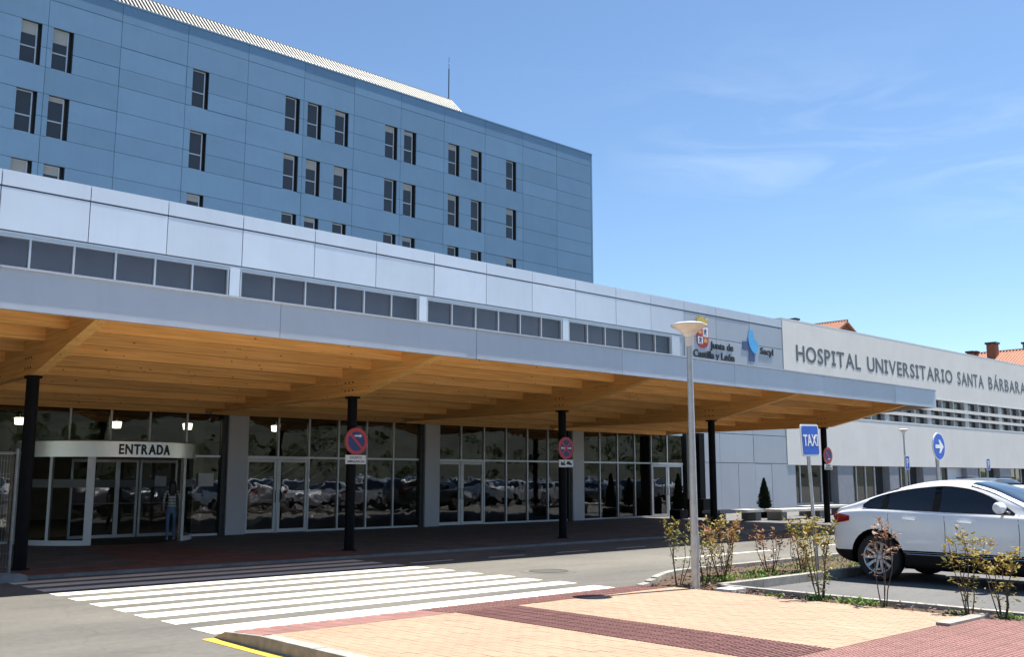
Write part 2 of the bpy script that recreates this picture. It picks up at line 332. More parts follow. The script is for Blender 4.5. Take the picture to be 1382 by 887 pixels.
class MB:
    def __init__(s): s.v = []; s.f = []; s.mi = []; s.tone = []
    def face(s, pts, mi=0, tone=0.5):
        b = len(s.v); s.v += [tuple(p) for p in pts]; s.f.append(tuple(range(b, b+len(pts)))); s.mi.append(mi); s.tone.append(tone)
    def box(s, x0, x1, y0, y1, z0, z1, mi=0, tone=0.5, skip=''):
        b = len(s.v)
        s.v += [(x0,y0,z0),(x1,y0,z0),(x1,y1,z0),(x0,y1,z0),(x0,y0,z1),(x1,y0,z1),(x1,y1,z1),(x0,y1,z1)]
        F = {'b':(0,3,2,1),'t':(4,5,6,7),'f':(0,1,5,4),'r':(1,2,6,5),'k':(2,3,7,6),'l':(3,0,4,7)}
        for k, q in F.items():
            if k not in skip: s.f.append(tuple(b+i for i in q)); s.mi.append(mi); s.tone.append(tone)
        return s
    def prism(s, poly, axis, a, b_, mi=0, tone=0.5):
        """extrude a 2D polygon along an axis (0:x, 1:y, 2:z); polygon coords are the two other axes in order"""
        n = len(poly); b = len(s.v)
        for h in (a, b_):
            for (p, q) in poly:
                s.v.append((h, p, q) if axis == 0 else (p, h, q) if axis == 1 else (p, q, h))
        s.f.append(tuple(range(b, b+n))); s.f.append(tuple(range(b+2*n-1, b+n-1, -1)))
        for i in range(n): j = (i+1) % n; s.f.append((b+i, b+j, b+n+j, b+n+i))
        s.mi += [mi]*(n+2); s.tone += [tone]*(n+2); return s
    def lathe(s, prof, c=(0,0,0), n=16, axis=2, a0=0.0, a1=2*math.pi, mi=0, cap=False):
        b = len(s.v); full = abs(a1-a0-2*math.pi) < 1e-6; m = n if full else n+1
        for i in range(m):
            a = a0+(a1-a0)*i/n; ca, sa = math.cos(a), math.sin(a)
            for (r, h) in prof:
                p = (r*ca, r*sa, h) if axis == 2 else (h, r*ca, r*sa) if axis == 0 else (r*ca, h, r*sa)
                s.v.append((c[0]+p[0], c[1]+p[1], c[2]+p[2]))
        k = len(prof)
        for i in range(n):
            j = (i+1) % m
            for q in range(k-1):
                s.f.append((b+i*k+q, b+j*k+q, b+j*k+q+1, b+i*k+q+1)); s.mi.append(mi); s.tone.append(0.5)
        return s
    def tube(s, pts, r, n=8, mi=0, closed=False, tone=0.5):
        b = len(s.v); m = len(pts); P = [Vector(p) for p in pts]
        rr = r if hasattr(r, '__len__') else [r]*m
        for i, p in enumerate(P):
            d = (P[min(i+1, m-1)]-P[max(i-1, 0)])
            if closed: d = P[(i+1) % m]-P[i-1]
            d = d.normalized() if d.length > 1e-9 else Vector((0,0,1))
            up = Vector((0,0,1)) if abs(d.z) < 0.9 else Vector((1,0,0))
            u = d.cross(up).normalized(); w = u.cross(d)
            for k in range(n):
                a = 2*math.pi*k/n; s.v.append(tuple(p+(u*math.cos(a)+w*math.sin(a))*rr[i]))
        for i in range(m if closed else m-1):
            j = (i+1) % m
            for k in range(n):
                l = (k+1) % n; s.f.append((b+i*n+k, b+i*n+l, b+j*n+l, b+j*n+k)); s.mi.append(mi); s.tone.append(tone)
        if not closed:
            s.f.append(tuple(b+k for k in range(n))[::-1]); s.f.append(tuple(b+(m-1)*n+k for k in range(n))); s.mi += [mi]*2; s.tone += [tone]*2
        return s
    def grid(s, rows, mi=0, tone=0.5):
        b = len(s.v); nr, nc = len(rows), len(rows[0])
        for r in rows: s.v += [tuple(p) for p in r]
        for i in range(nr-1):
            for j in range(nc-1):
                s.f.append((b+i*nc+j, b+i*nc+j+1, b+(i+1)*nc+j+1, b+(i+1)*nc+j)); s.mi.append(mi); s.tone.append(tone)
        return s
    def mesh(s, name, mats, smooth=False, tone=False, fix=True):
        me = bpy.data.meshes.new(name); me.from_pydata(s.v, [], s.f)
        for m in ([mats] if isinstance(mats, str) else mats): me.materials.append(MATS[m])
        if any(s.mi): me.polygons.foreach_set('material_index', s.mi)
        if tone:
            at = me.attributes.new('tone', 'FLOAT', 'FACE'); at.data.foreach_set('value', s.tone)
        if fix:
            bm = bmesh.new(); bm.from_mesh(me); bmesh.ops.recalc_face_normals(bm, faces=bm.faces); bm.to_mesh(me); bm.free()
        if smooth:
            me.polygons.foreach_set('use_smooth', [True]*len(me.polygons))
            if smooth != 'all':
                me.set_sharp_from_angle(angle=R(35))
        me.update(); return me
    def build(s, name, mats, parent=None, smooth=False, tone=False, local=False, fix=True):
        return link(name, s.mesh(name, mats, smooth, tone, fix), None, parent, None, local)
_unit = {}
def ubox(mat, bevel=0.0):
    if mat not in _unit:
        m = MB().box(-.5,.5,-.5,.5,-.5,.5); _unit[mat] = m.mesh('box_'+mat, mat)
    return _unit[mat]
def box(name, x0, x1, y0, y1, z0, z1, mat, parent=None):
    """a box piece that shares one unit mesh per material"""
    o = bpy.data.objects.new(name, ubox(mat)); COL.objects.link(o)
    o.location = ((x0+x1)/2, (y0+y1)/2, (z0+z1)/2); o.scale = (x1-x0, y1-y0, z1-z0)
    if parent is not None: adopt(o, parent)
    return o
def subbox(name, x0, x1, y0, y1, z0, z1, mat, parent):
    """box as its own mesh (safe under a scaled parent is not needed: parents are unscaled)"""
    return MB().box(x0, x1, y0, y1, z0, z1).build(name, mat, parent)
def copy_tree(o, parent=None):
    c = o.copy(); COL.objects.link(c); c.parent = parent
    for ch in list(o.children): copy_tree(ch, c)
    return c
def text_mesh(txt, size, depth, offset=0.0, mat=None, align='LEFT'):
    cu = bpy.data.curves.new('txt', 'FONT'); cu.body = txt; cu.size = size; cu.extrude = depth/2; cu.offset = offset; cu.align_x = align; cu.resolution_u = 3
    ob = bpy.data.objects.new('txt', cu); COL.objects.link(ob)
    dg = bpy.context.evaluated_depsgraph_get(); dg.update()
    me = bpy.data.meshes.new_from_object(ob.evaluated_get(dg)); bpy.data.objects.remove(ob); bpy.data.curves.remove(cu)
    if mat: me.materials.clear(); me.materials.append(MATS[mat])
    return me
def bbox2(me):
    xs = [v.co.x for v in me.vertices]; ys = [v.co.y for v in me.vertices]
    return min(xs), max(xs), min(ys), max(ys)
def words_on_wall(txt, x0, x1, z0, capz, y, mat, parent, name='letter', depth=0.05, offset=0.0, per_letter=True, serif_i=False):
    """raised letters facing -Y, the row fitted between x0 and x1, cap height from z0 to capz"""
    hb = bbox2(text_mesh('H', 1, 0.0)); s = (capz-z0)/(hb[3]-hb[2])
    glyphs = []; x = 0.0; gap = 0.10
    for ch in txt:
        if ch == ' ': x += 0.42; continue
        me = text_mesh(ch, 1, depth/s, offset, mat); b = bbox2(me); w = b[1]-b[0]
        if serif_i and ch == 'I': w = 0.30
        glyphs.append((ch, me, b, x, w)); x += w+gap
    total = x-gap; kx = (x1-x0)/total; out = []
    for ch, me, b, gx, w in glyphs:
        cx = (b[0]+b[1])/2
        for v in me.vertices:
            v.co = Vector(((v.co.x-cx+w/2)*kx, v.co.y*s, v.co.z*s))
        if serif_i and ch == 'I':
            bm = bmesh.new(); bm.from_mesh(me)
            for zz in (0.0, hb[3]-0.13):
                mm = bmesh.ops.create_cube(bm, size=1.0)
                for v in mm['verts']: v.co = Vector((w/2*kx+v.co.x*w*kx, (zz+0.065)*s+v.co.y*0.13*s, v.co.z*depth*0.98))
            bm.to_mesh(me); bm.free()
        o = bpy.data.objects.new(name, me); COL.objects.link(o); o.rotation_euler = (R(90), 0, 0)
        o.location = (x0+gx*kx, y-depth/2, z0); adopt(o, parent); out.append(o)
    return out
def text_wall(name, txt, x0, x1, z0, capz, y, mat, parent, depth=0.02, offset=0.012):
    hb = bbox2(text_mesh('H', 1, 0.0)); s = (capz-z0)/(hb[3]-hb[2])
    me = text_mesh(txt, 1, depth/s, offset, mat); b = bbox2(me); kx = (x1-x0)/(b[1]-b[0])
    for v in me.vertices: v.co = Vector(((v.co.x-b[0])*kx, v.co.y*s, v.co.z*s))
    o = bpy.data.objects.new(name, me); COL.objects.link(o); o.rotation_euler = (R(90), 0, 0); o.location = (x0, y-depth/2, z0); adopt(o, parent)
    return o

# ------------------------------------------------------------------ ground, road, pavements
def sheet(name, x0, x1, y0, y1, z, mat, parent=None, kind='structure'):
    m = MB(); m.face([(x0,y0,z),(x1,y0,z),(x1,y1,z),(x0,y1,z)]); o = m.build(name, mat, parent)
    if parent is None: tag(o, kind=kind)
    return o
def poly_sheet(name, pts, z, mat, parent=None):
    m = MB(); m.face([(x, y, z) for x, y in pts]); o = m.build(name, mat, parent)
    if parent is None: tag(o, kind='structure')
    return o
tag(sheet('ground', -1800, 2200, -1800, 2200, -0.06, 'terrain'), 'dry open ground around the hospital')
road = sheet('road', -90, 170, -46, 17.64, 0.0, 'asphalt'); tag(road, 'sunlit grey asphalt road in front of the hospital')
SW_Z = 0.05
sw = MB().box(-40, 170, 17.78, 26.30, -0.05, SW_Z).build('sidewalk', 'pave_grey'); tag(sw, 'dark tiled pavement under the entrance canopy', kind='structure')
MB().box(-40, 170, 26.30, 28.4, -0.05, SW_Z-0.003).build('sidewalk_back', 'pave_grey', sw)
x = -3.0
while x < 62:
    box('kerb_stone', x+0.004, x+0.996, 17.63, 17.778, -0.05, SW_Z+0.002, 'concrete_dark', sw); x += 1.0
poly_sheet('red_tiles', [(5.0,17.8),(12.6,17.8),(12.6,19.0),(10.36,19.15),(10.62,24.35),(8.62,24.6),(7.78,18.75),(5.0,18.7)], SW_Z+0.004, 'pave_red', sw)

# crosswalk: ten stripes and the markings beyond it
YS = [17.10, 16.45, 15.74, 15.04, 14.28, 13.48, 12.72, 12.02, 11.30, 10.42]
for k, yc in enumerate(YS):
    w = 0.40 if k < 9 else 0.56
    xl = 5.04+random.uniform(-.03, .03); xr = 11.62+random.uniform(-.04, .04)
    poly_sheet('crosswalk_stripe', [(xl, yc-w/2), (xr, yc-w/2), (xr, yc+w/2), (xl, yc+w/2)], 0.004, 'road_white', road)
for k in range(9):
    x0 = 12.0+k*2.0
    poly_sheet('lane_dash', [(x0, 15.86-.02*k), (x0+1.05, 15.86-.02*k), (x0+1.05, 15.96-.02*k), (x0, 15.96-.02*k)], 0.004, 'road_white', road)
poly_sheet('edge_line', [(16.6, 13.0), (20.4, 13.0), (20.4, 13.12), (16.6, 13.12)], 0.004, 'road_white', road)
poly_sheet('edge_line', [(22.4, 13.0), (26.2, 13.0), (26.2, 13.12), (22.4, 13.12)], 0.004, 'road_white', road)
poly_sheet('edge_line', [(28.2, 13.0), (32, 13.0), (32, 13.12), (28.2, 13.12)], 0.004, 'road_white', road)
poly_sheet('yellow_kerb_line', [(4.80, -6), (4.93, -6), (4.93, 9.92), (4.80, 9.92)], 0.004, 'road_yellow', road)
poly_sheet('yellow_kerb_line', [(10.9, 9.84), (11.75, 9.92), (11.70, 10.03), (10.9, 9.95)], 0.004, 'road_yellow', road)
for (mx, my, mr) in ((12.75, 12.85, 0.36), (15.5, 16.8, 0.33)):
    mh = empty('manhole_cover', (mx, my, 0), label='round iron manhole cover in the sunlit road past the crosswalk' if mr > .35 else 'round iron manhole cover in the canopy shade beside the kerb', cat='manhole')
    MB().lathe([(mr+.16, 0.003), (mr+.14, 0.006), (mr, 0.006)], (mx, my, 0), 28).build('collar', 'asphalt', mh)
    MB().lathe([(mr, 0.006), (mr, 0.012), (mr-.035, 0.012), (mr-.04, 0.007), (0.001, 0.007)], (mx, my, 0), 28).build('lid', 'manhole_iron', mh)

# near pavement: bricks laid as geometry
PZ = 0.12
pav = MB().box(5.10, 11.46, -12, 9.04, -0.04, PZ-0.004).build('pavement', 'mortar'); tag(pav, 'beige brick pavement with red tactile bands beside the crosswalk', kind='structure')
MB().box(5.10, 11.46, -12, 3.0, PZ-0.0038, PZ-0.001).build('brick_field', 'brick_beige', pav)
def in_band(x, y): return 7.46 < x < 8.42 and y > 4.84
def in_red(x, y): return y < 4.84 and x > 7.46
bei = MB(); n = 0
for (xa, xb, ya, yb) in ((5.10, 7.46, 3.0, 9.04), (8.42, 11.46, 4.84, 9.04)):
    ix = 0; x = xa
    while x < xb-.005:
        y = ya-(0.1 if ix % 2 else 0.0); xe = min(x+0.1, xb)
        while y < yb-.005:
            y0, y1 = max(y, ya), min(y+0.2, yb)
            bei.box(x+.0018, xe-.0018, y0+.0022, y1-.0022, PZ-.02, PZ+random.gauss(0, 0.0006), tone=random.random(), skip='b')
            y += 0.2
        x += 0.1; ix += 1
o = bei.build('paving_bricks', 'brick_beige', pav, tone=True, fix=False); tag(o, kind='stuff')
rib = MB(); y = 4.85
while y < 9.02:       # ribbed tactile band
    for tx in range(5):
        xa = 7.46+tx*0.192
        rib.box(xa+.003, xa+.189, y+.003, y+.187, PZ-.02, PZ-0.002, tone=random.random(), skip='b')
        for k in range(4): rib.box(xa+.008, xa+.184, y+.012+k*.046, y+.036+k*.046, PZ-.002, PZ+.005, tone=random.random(), skip='b')
    y += 0.19
tag(rib.build('tactile_ribs', 'brick_red_dark', pav, tone=True, fix=False), kind='stuff')
red = MB(); x = 7.47
while x < 11.4:       # dotted warning tiles at the second dropped kerb
    y = 2.94
    while y < 4.70:
        red.box(x+.003, x+.197, y+.003, y+.187, PZ-.02, PZ-0.001, tone=random.random(), skip='b')
        for a in range(4):
            for b_ in range(4):
                cx, cy = x+.028+a*.048, y+.028+b_*.046; r = .012; z0 = PZ-.001; z1 = PZ+.0045; tn = random.random()
                q = [(cx-r,cy-r),(cx+r,cy-r),(cx+r,cy+r),(cx-r,cy+r)]; q2 = [(cx-r*.6,cy-r*.6),(cx+r*.6,cy-r*.6),(cx+r*.6,cy+r*.6),(cx-r*.6,cy+r*.6)]
                red.face([(px,py,z1) for px,py in q2], tone=tn)
                for i in range(4): j = (i+1) % 4; red.face([(*q[i],z0),(*q[j],z0),(*q2[j],z1),(*q2[i],z1)], tone=tn)
        y += 0.19
    x += 0.2
tag(red.build('tactile_domes', 'brick_red', pav, tone=True, fix=False), kind='stuff')
rmp = MB(); x = 5.0
MB().prism([(9.04,-.04),(9.72,-.04),(9.72,.075),(9.04,PZ-.010)], 0, 4.98, 11.30).build('ramp_base', 'mortar', pav)
def rz(y): return PZ-(y-9.04)/(9.72-9.04)*(PZ-0.088)
while x < 11.2:
    for k in range(3):
        y0, y1 = 9.05+k*.222, 9.05+k*.222+.214
        tn = random.random(); q = [(x+.004,y0),(x+.196,y0),(x+.196,y1),(x+.004,y1)]
        rmp.face([(a,b,rz(b)+.001) for a,b in q], tone=tn)
        if x > 7.4:
            for j in range(3):
                xa = x+.02+j*.062
                rmp.box(xa, xa+.034, y0+.006, y1-.006, rz(y1)-.01, 0.0, tone=random.random()*.4)
                for i in range(len(rmp.v)-8, len(rmp.v)):
                    vx, vy, vz = rmp.v[i]
                    if vz == 0.0: rmp.v[i] = (vx, vy, rz(vy)+.006)
    x += 0.2
tag(rmp.build('ramp_tiles', 'brick_red', pav, tone=True, fix=False), kind='stuff')
# kerb on the left, dropping to the crosswalk
for k in range(10):
    y1 = 9.0-k*1.0
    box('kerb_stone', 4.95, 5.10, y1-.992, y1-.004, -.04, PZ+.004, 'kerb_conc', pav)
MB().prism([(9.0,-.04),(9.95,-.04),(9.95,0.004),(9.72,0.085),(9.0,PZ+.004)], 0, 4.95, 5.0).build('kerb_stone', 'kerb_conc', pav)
# bevelled kerb end by the second ramp
kb = MB(); pts = []
for i in range(14):
    a = i/13*math.pi; pts.append((11.50+0.17*math.sin(a)*0.9, 4.79-0.075*math.cos(a)))
kb.prism([(10.55, 4.715), (11.50, 4.715)]+pts[1:-1]+[(11.50, 4.865), (10.55, 4.865)], 2, -.02, PZ+.03)
o = kb.build('kerb_end', 'kerb_conc', pav)

# planting bed (soil) with its kerbs
bed = empty('planting_bed', (12, 9.3, 0), kind='structure'); bed['label'] = 'strip of bare brown soil planted with young shrubs'
def fbm(x, y):
    return (math.sin(x*5.1+1.3*math.sin(y*3.7))*math.cos(y*4.3+x)+0.5*math.sin(x*13+y*9)*math.cos(y*17-x*5))
def soil_patch(x0, x1, y0, y1, n, m, edge=None):
    rows = []
    for i in range(n+1):
        row = []
        for j in range(m+1):
            px = x0+(x1-x0)*i/n; py = y0+(y1-y0)*j/m
            if edge: py = y0+(edge(px)-y0)*j/m
            e = min(i, n-i, j, m-j); amp = 0.0 if e == 0 else 0.018
            row.append((px, py, 0.052+amp*fbm(px, py)+amp*random.uniform(-.7,.7)+(0.03*math.sin(math.pi*j/m) if e else 0)))
        rows.append(row)
    return MB().grid(rows)
soil_patch(11.47, 12.12, 1.0, 8.86, 12, 120).build('soil', 'soil', bed, smooth='all')
def road_edge(x):
    if x < 11.3: return 9.75
    if x < 13.9: t = (x-11.3)/2.6; return 9.75+0.90*(t*t*(3-2*t))
    return 10.65
soil_patch(11.30, 30.0, 8.862, 10.5, 260, 26, lambda x: road_edge(x)-.01).build('soil', 'soil', bed, smooth='all')
def kerb_path(f, xs, w, z0, z1):
    for k, (a, b) in enumerate(zip(xs[:-1], xs[1:])):
        p = [(a+.003, f(a)), (b-.003, f(b)), (b-.003, f(b)+w), (a+.003, f(a)+w)]
        MB().prism(p, 2, z0, min(z1, .02+k*.025)).build('kerb_stone', 'kerb_conc', bed)
kerb_path(road_edge, [11.0, 11.35, 11.7, 12.05, 12.4, 12.75, 13.1, 13.5, 13.9]+[14.9+i for i in range(16)], 0.13, -.04, 0.115)
for k in range(8):
    y1 = 8.72-k*1.0; box('kerb_stone', 12.12, 12.24, y1-.994, y1-.004, -.04, 0.125, 'kerb_conc', bed)
for k in range(18):
    x0 = 12.24+k*1.0; box('kerb_stone', x0+.004, x0+.996, 8.72, 8.86, -.04, 0.13, 'kerb_conc', bed)
o = MB().box(11.70, 12.05, 8.22, 8.50, 0.02, 0.125).build('concrete_slab', 'slab_white'); tag(o, 'small pale concrete slab lying on the soil right of the lamp post', 'slab')
tag(sheet('parking_area', 12.24, 60, -8, 8.72, 0.004, 'asphalt_bay'), 'dark asphalt parking bays beside the planting bed')
PA = bpy.data.objects['parking_area']
for k in range(12):
    x0 = 17.9+k*2.62
    poly_sheet('bay_line', [(x0, 4.0), (x0+.1, 4.0), (x0+.1, 8.6), (x0, 8.6)], 0.009, 'road_white', PA)

# clods and stones on the soil
cl = MB()
def clod(c, r, mb, tone):
    vs = [Vector((1,0,0)),Vector((-1,0,0)),Vector((0,1,0)),Vector((0,-1,0)),Vector((0,0,1)),Vector((0,0,-1))]
    vs = [Vector(c)+v*r*random.uniform(.6,1.2) for v in vs]
    for a,b_,d in ((0,2,4),(2,1,4),(1,3,4),(3,0,4),(2,0,5),(1,2,5),(3,1,5),(0,3,5)): mb.face([vs[a],vs[b_],vs[d]], tone=tone)
for i in range(1500):
    if random.random() < .5: px, py = random.uniform(11.5,12.08), random.uniform(3.6,8.8)
    else: px = random.uniform(11.6,20); py = random.uniform(8.95, road_edge(px)-.1)
    clod((px, py, .072+random.uniform(-.01,.02)), random.choice((.008,.012,.018,.03)), cl, random.random())
tag(cl.build('soil_clods', 'soil', bed), kind='stuff')
lt = MB()
for i in range(420):
    if random.random() < .55: px, py = random.uniform(11.35,12.2), random.uniform(3.6,8.9)
    else: px = random.uniform(11.2,17); py = random.uniform(8.6, road_edge(px)-.05)
    z = .10 if 11.47 < px < 12.1 or py > 8.9 else .128
    if px < 11.47: z = PZ+.004
    if 12.24 < px and py < 8.72: z = .012
    a = random.uniform(0, 6.283); ln = random.uniform(.02, .045); d = Vector((math.cos(a), math.sin(a), random.uniform(-.05,.3)))*ln; w_ = Vector((-math.sin(a), math.cos(a), random.uniform(-.2,.2)))*ln*.35; c = Vector((px, py, z+.006))
    lt.face([c-d, c+w_, c+d, c-w_], tone=random.random())
tag(lt.build('leaf_litter', 'leaf_dry', bed, tone=True, fix=False), kind='stuff')
# weeds
wd = MB()
def weed_tuft(px, py, r, n, h):
    for i in range(int(n*.45)):
        a = random.uniform(0, 6.283); d = r*math.sqrt(random.random()); bx, by = px+d*math.cos(a), py+d*math.sin(a)
        ln = h*random.uniform(.4,1.1); lean = random.uniform(.2,1.0); a2 = random.uniform(0,6.283); w = random.uniform(.008,.018)
        dx, dy = math.cos(a2), math.sin(a2)
        p0 = Vector((bx,by,.06)); p1 = p0+Vector((dx*ln*lean*.5,dy*ln*lean*.5,ln*.6)); p2 = p0+Vector((dx*ln*lean,dy*ln*lean,ln*.8)); sd = Vector((-dy,dx,0))*w
        tn = random.random()
        wd.face([p0-sd*.4, p0+sd*.4, p1+sd, p1-sd], tone=tn); wd.face([p1-sd, p1+sd, p2], tone=tn)
for (px, py, r, n, h) in ((11.35,9.35,.18,90,.07),(12.9,9.35,.28,220,.13),(13.6,9.3,.35,240,.13),(14.6,9.4,.5,300,.12),(15.8,9.5,.6,300,.12),(17.4,9.6,.9,400,.12),(11.85,7.0,.15,150,.13),(11.9,6.5,.2,170,.12),(11.85,6.25,.2,120,.09),(11.8,5.2,.15,80,.10),(11.9,4.6,.2,90,.10),(11.8,7.6,.15,70,.08),(12.3,9.3,.3,80,.06)):
    weed_tuft(px, py, r, n, h)
tag(wd.build('weeds', 'weed', fix=False, tone=True), 'low bright green weeds growing over the planting bed soil', 'weeds', kind='stuff')

# ------------------------------------------------------------------ blue ward tower
TY = 57.0; TS = 57.0/63.0
def tx(X): return X*TS
def tz(Z): return EYE+(Z-EYE)*TS
tower = empty('ward_tower', (tx(42), TY+8, 0), label='tall ward block clad in blue metal panels with narrow recessed windows', cat='building')
MB().box(tx(-12), tx(68.70), TY+.42, TY+16, 0, tz(32.80)).build('core', 'joint_dark', tower)
MB().box(tx(68.56), tx(68.76), TY+.0, TY+16.2, 0, tz(32.9)).build('corner_trim', 'tower_blue', tower)
WIN = [(16.78,18.0),(18.67,19.93),(27.95,29.15),(35.2,36.42),(37.09,38.31),(39.53,40.75),(44.24,45.46),(46.12,47.38),(50.78,52.0),(53.32,54.54),(57.42,58.66)]
JX = [-12.0,-8.9,-4.4, 0.2, 4.7, 9.3, 13.8, 18.34, 22.92, 27.5, 32.1, 36.75, 41.25, 45.78, 50.30, 54.92, 59.48, 63.85, 68.54]
rowz = [32.90, 31.68, 29.91, 28.42, 27.16]
FL = [(29.91, 28.42, 27.16)]
while FL[-1][2] > 9: FL.append(tuple(v-4.48 for v in FL[-1]))
for f in FL[1:]: rowz += list(f)
winzone = {round(a, 2) for f in FL for a in f[:2]}
G = 0.011
for r in range(len(rowz)-1):
    za, zb_ = rowz[r], rowz[r+1]; inwin = round(za, 2) in winzone
    for xa, xb in zip(JX[:-1], JX[1:]):
        segs = [(xa, xb)]
        if inwin:
            for (wa, wb) in WIN:
                ns = []
                for (p, q) in segs:
                    if wb <= p or wa >= q: ns.append((p, q)); continue
                    if wa > p: ns.append((p, wa))
                    if wb < q: ns.append((wb, q))
                segs = ns
        for (p, q) in segs:
            if q-p < 0.05: continue
            ga = 0 if any(abs(p-w[1]) < 1e-6 for w in WIN) else G; gb = 0 if any(abs(q-w[0]) < 1e-6 for w in WIN) else G
            dy = random.uniform(-.004, .004)
            box('cladding_panel', tx(p)+ga, tx(q)-gb, TY+dy, TY+.07, tz(zb_)+G, tz(za)-G, 'tower_blue', tower)
# window: reveal (mesh) > frame, panes, blind
ww, wh = 1.22*TS, 2.75*TS
def make_tower_window():
    d = 0.36
    m = MB()
    m.box(-.03, .0, .072, d, -.02, wh); m.box(ww, ww+.03, .072, d, -.02, wh)
    m.box(-.03, ww+.03, .072, d, wh, wh+.03); m.box(-.03, ww+.03, .072, d, -.05, -.02)
    m.box(0, ww, d, d+.02, 0, wh)
    w = m.build('window', 'frame_dark')
    m = MB(); f = .06
    m.box(.0, f, .2, .28, 0, wh); m.box(ww-.26, ww-.26+.075, .2, .30, 0, wh)
    m.box(f, ww-.26, .2, .28, wh*.0, wh*.035); m.box(f, ww-.26, .2, .28, wh-.09, wh); m.box(f, ww-.26, .185, .28, wh*.40, wh*.40+.075)
    m.build('frame', 'alu', w, local=True)
    MB().box(f, ww-.26, .23, .245, wh*.035, wh*.40).build('pane', 'glass_tower', w, local=True)
    MB().box(f, ww-.26, .23, .245, wh*.40+.075, wh-.09).build('pane', 'glass_tower', w, local=True)
    return w
w0 = make_tower_window(); first = True
blinds = []
for fi, f in enumerate(FL):
    if f[0] < 17.5: break
    for wi, (wa, wb) in enumerate(WIN):
        w = w0 if first else copy_tree(w0); first = False
        w.location = (tx(wa), TY, tz(f[2])); w.parent = None; adopt(w, tower)
        blinds.append((w, fi, wi))
for w, fi, wi in blinds:
        bl = {(0,0):.25, (0,1):.30, (1,4):.22, (2,0):.25, (2,1):.18, (1,5):.2, (1,7):.15, (0,9):.12, (1,8):.12}.get((fi, wi), random.choice((0, 0, 0, 0, .08, .14)))
        if random.random() < .3: MB().box(.061, .061+(ww-.32)*random.uniform(.25,.9), .248, .256, wh*.036, wh*.40).build('curtain', 'blind', w, local=True)
        if bl:
            MB().box(.061, ww-.261, .215, .228, wh*(1-bl)-.09, wh-.09).build('blind', 'blind', w, local=True)
MB().box(tx(-12), tx(68.76), TY-.05, TY+.3, tz(32.9), tz(32.9)+.10).build('parapet_cap', 'tower_blue', tower)
# ribbed metal roof screen
XR0, XR1 = tx(-12), tx(53.05); zr0 = tz(33.02); yr0 = TY+.35; zr1 = tz(34.95); yr1 = TY+2.2
rs = MB().prism([(yr0, zr0-.3), (yr1, zr1), (yr1+.08, zr1), (yr1+.08, zr0-.3)], 0, XR0, XR1).build('roof_screen', 'roof_sheet', tower)
rbm = MB(); dyr, dzr = yr1-yr0, zr1-zr0; L_ = math.hypot(dyr, dzr); ny_, nz_ = -dzr/L_, dyr/L_
rbm.prism([(yr0, zr0-.12), (yr0+ny_*.07, zr0-.12+nz_*.07), (yr1+ny_*.07, zr1+nz_*.07), (yr1, zr1)], 0, -.055, .055)
rib_me = rbm.mesh('roof_rib', 'roof_metal')
xx = XR0+.2
while xx < XR1:
    if xx > 18: link('roof_rib', rib_me, None, tower, (xx, 0, 0))
    xx += 0.26
box('ridge_trim', XR0, XR1+.02, yr1-.06, yr1+.14, zr1-.02, zr1+.09, 'roof_metal', tower)
rod = empty('lightning_rod', (tx(53.6), TY+3.2, tz(32.8)), label='thin lightning rod standing on the roof of the blue tower', cat='lightning rod')
zt = tz(39.6)
MB().tube([(tx(53.6), TY+3.2, tz(32.8)), (tx(53.6), TY+3.2, zt-1.0)], .045, 6).build('mast', 'frame_dark', rod)
MB().tube([(tx(53.6), TY+3.2, zt-1.0), (tx(53.6), TY+3.2, zt)], .02, 5).tube([(tx(53.6)-.1, TY+3.2, zt-.55), (tx(53.6)+.1, TY+3.2, zt-.55)], .025, 5).build('tip', 'frame_dark', rod)

# ------------------------------------------------------------------ entrance hall
HY = 27.0
hall = empty('entrance_hall', (20, 33, 0), label='low entrance building with silver metal panels above a dark glazed front', cat='building')
PC = [-0.55, 6.55, 13.65, 20.75, 27.86, 34.98]
def hb(name, x0, x1, y0, y1, z0, z1, mat): return box(name, x0, x1, y0, y1, z0, z1, mat, hall)
MB().box(-7, 43.45, HY+.10, HY+.25, 7.96, 9.46).box(-7, 43.45, HY+.10, HY+.25, 3.30, 6.28).box(35.4, 43.45, HY+.09, HY+.26, 0.0, 7.96).build('backing', 'joint_dark', hall)
MB().box(-7, 43.45, HY+.26, TY-.5, 9.30, 9.45).build('roof', 'concrete_dark', hall)
PJ = [-2.5, -0.1, 2.3, 4.66, 7.02, 9.27, 11.46, 13.81, 16.32, 18.70, 21.18, 23.62, 25.97, 28.4, 30.84, 33.12, 35.45, 37.86, 40.57, 43.45]
g = 0.012
for xa, xb in zip(PJ[:-1], PJ[1:]):
    hb('cornice_panel', xa+g, xb-g, HY-.010+random.uniform(-.002,.002), HY+.09, 9.150, 9.56, 'panel_silver')
    if xb <= 35.6:
        hb('facade_panel', xa+g, xb-g, HY+random.uniform(-.004,.004), HY+.09, 7.985, 9.105, 'panel_silver')
        hb('facade_panel', xa+g, xb-g, HY+random.uniform(-.003,.003), HY+.09, 4.9, 6.20, 'panel_silver')
    else:
        for (za, zb_) in ((8.06, 9.105), (6.42, 8.035), (5.02, 6.395), (3.70, 4.995), (2.36, 3.675)):
            hb('facade_panel', xa+g, xb-g, HY+random.uniform(-.004,.004), HY+.09, za, zb_, 'panel_grey')
xs = [35.45, 36.5, 37.9, 39.28, 40.67, 42.06, 43.45]
for xa, xb in zip(xs[:-1], xs[1:]): hb('facade_panel', xa+g*.7, xb-g*.7, HY+random.uniform(-.004,.004), HY+.09, 0.05, 2.335, 'panel_grey')
box('jamb_strip', 35.36, 35.44, HY-.1, HY+.09, 0.05, 3.5, 'alu_light', hall)
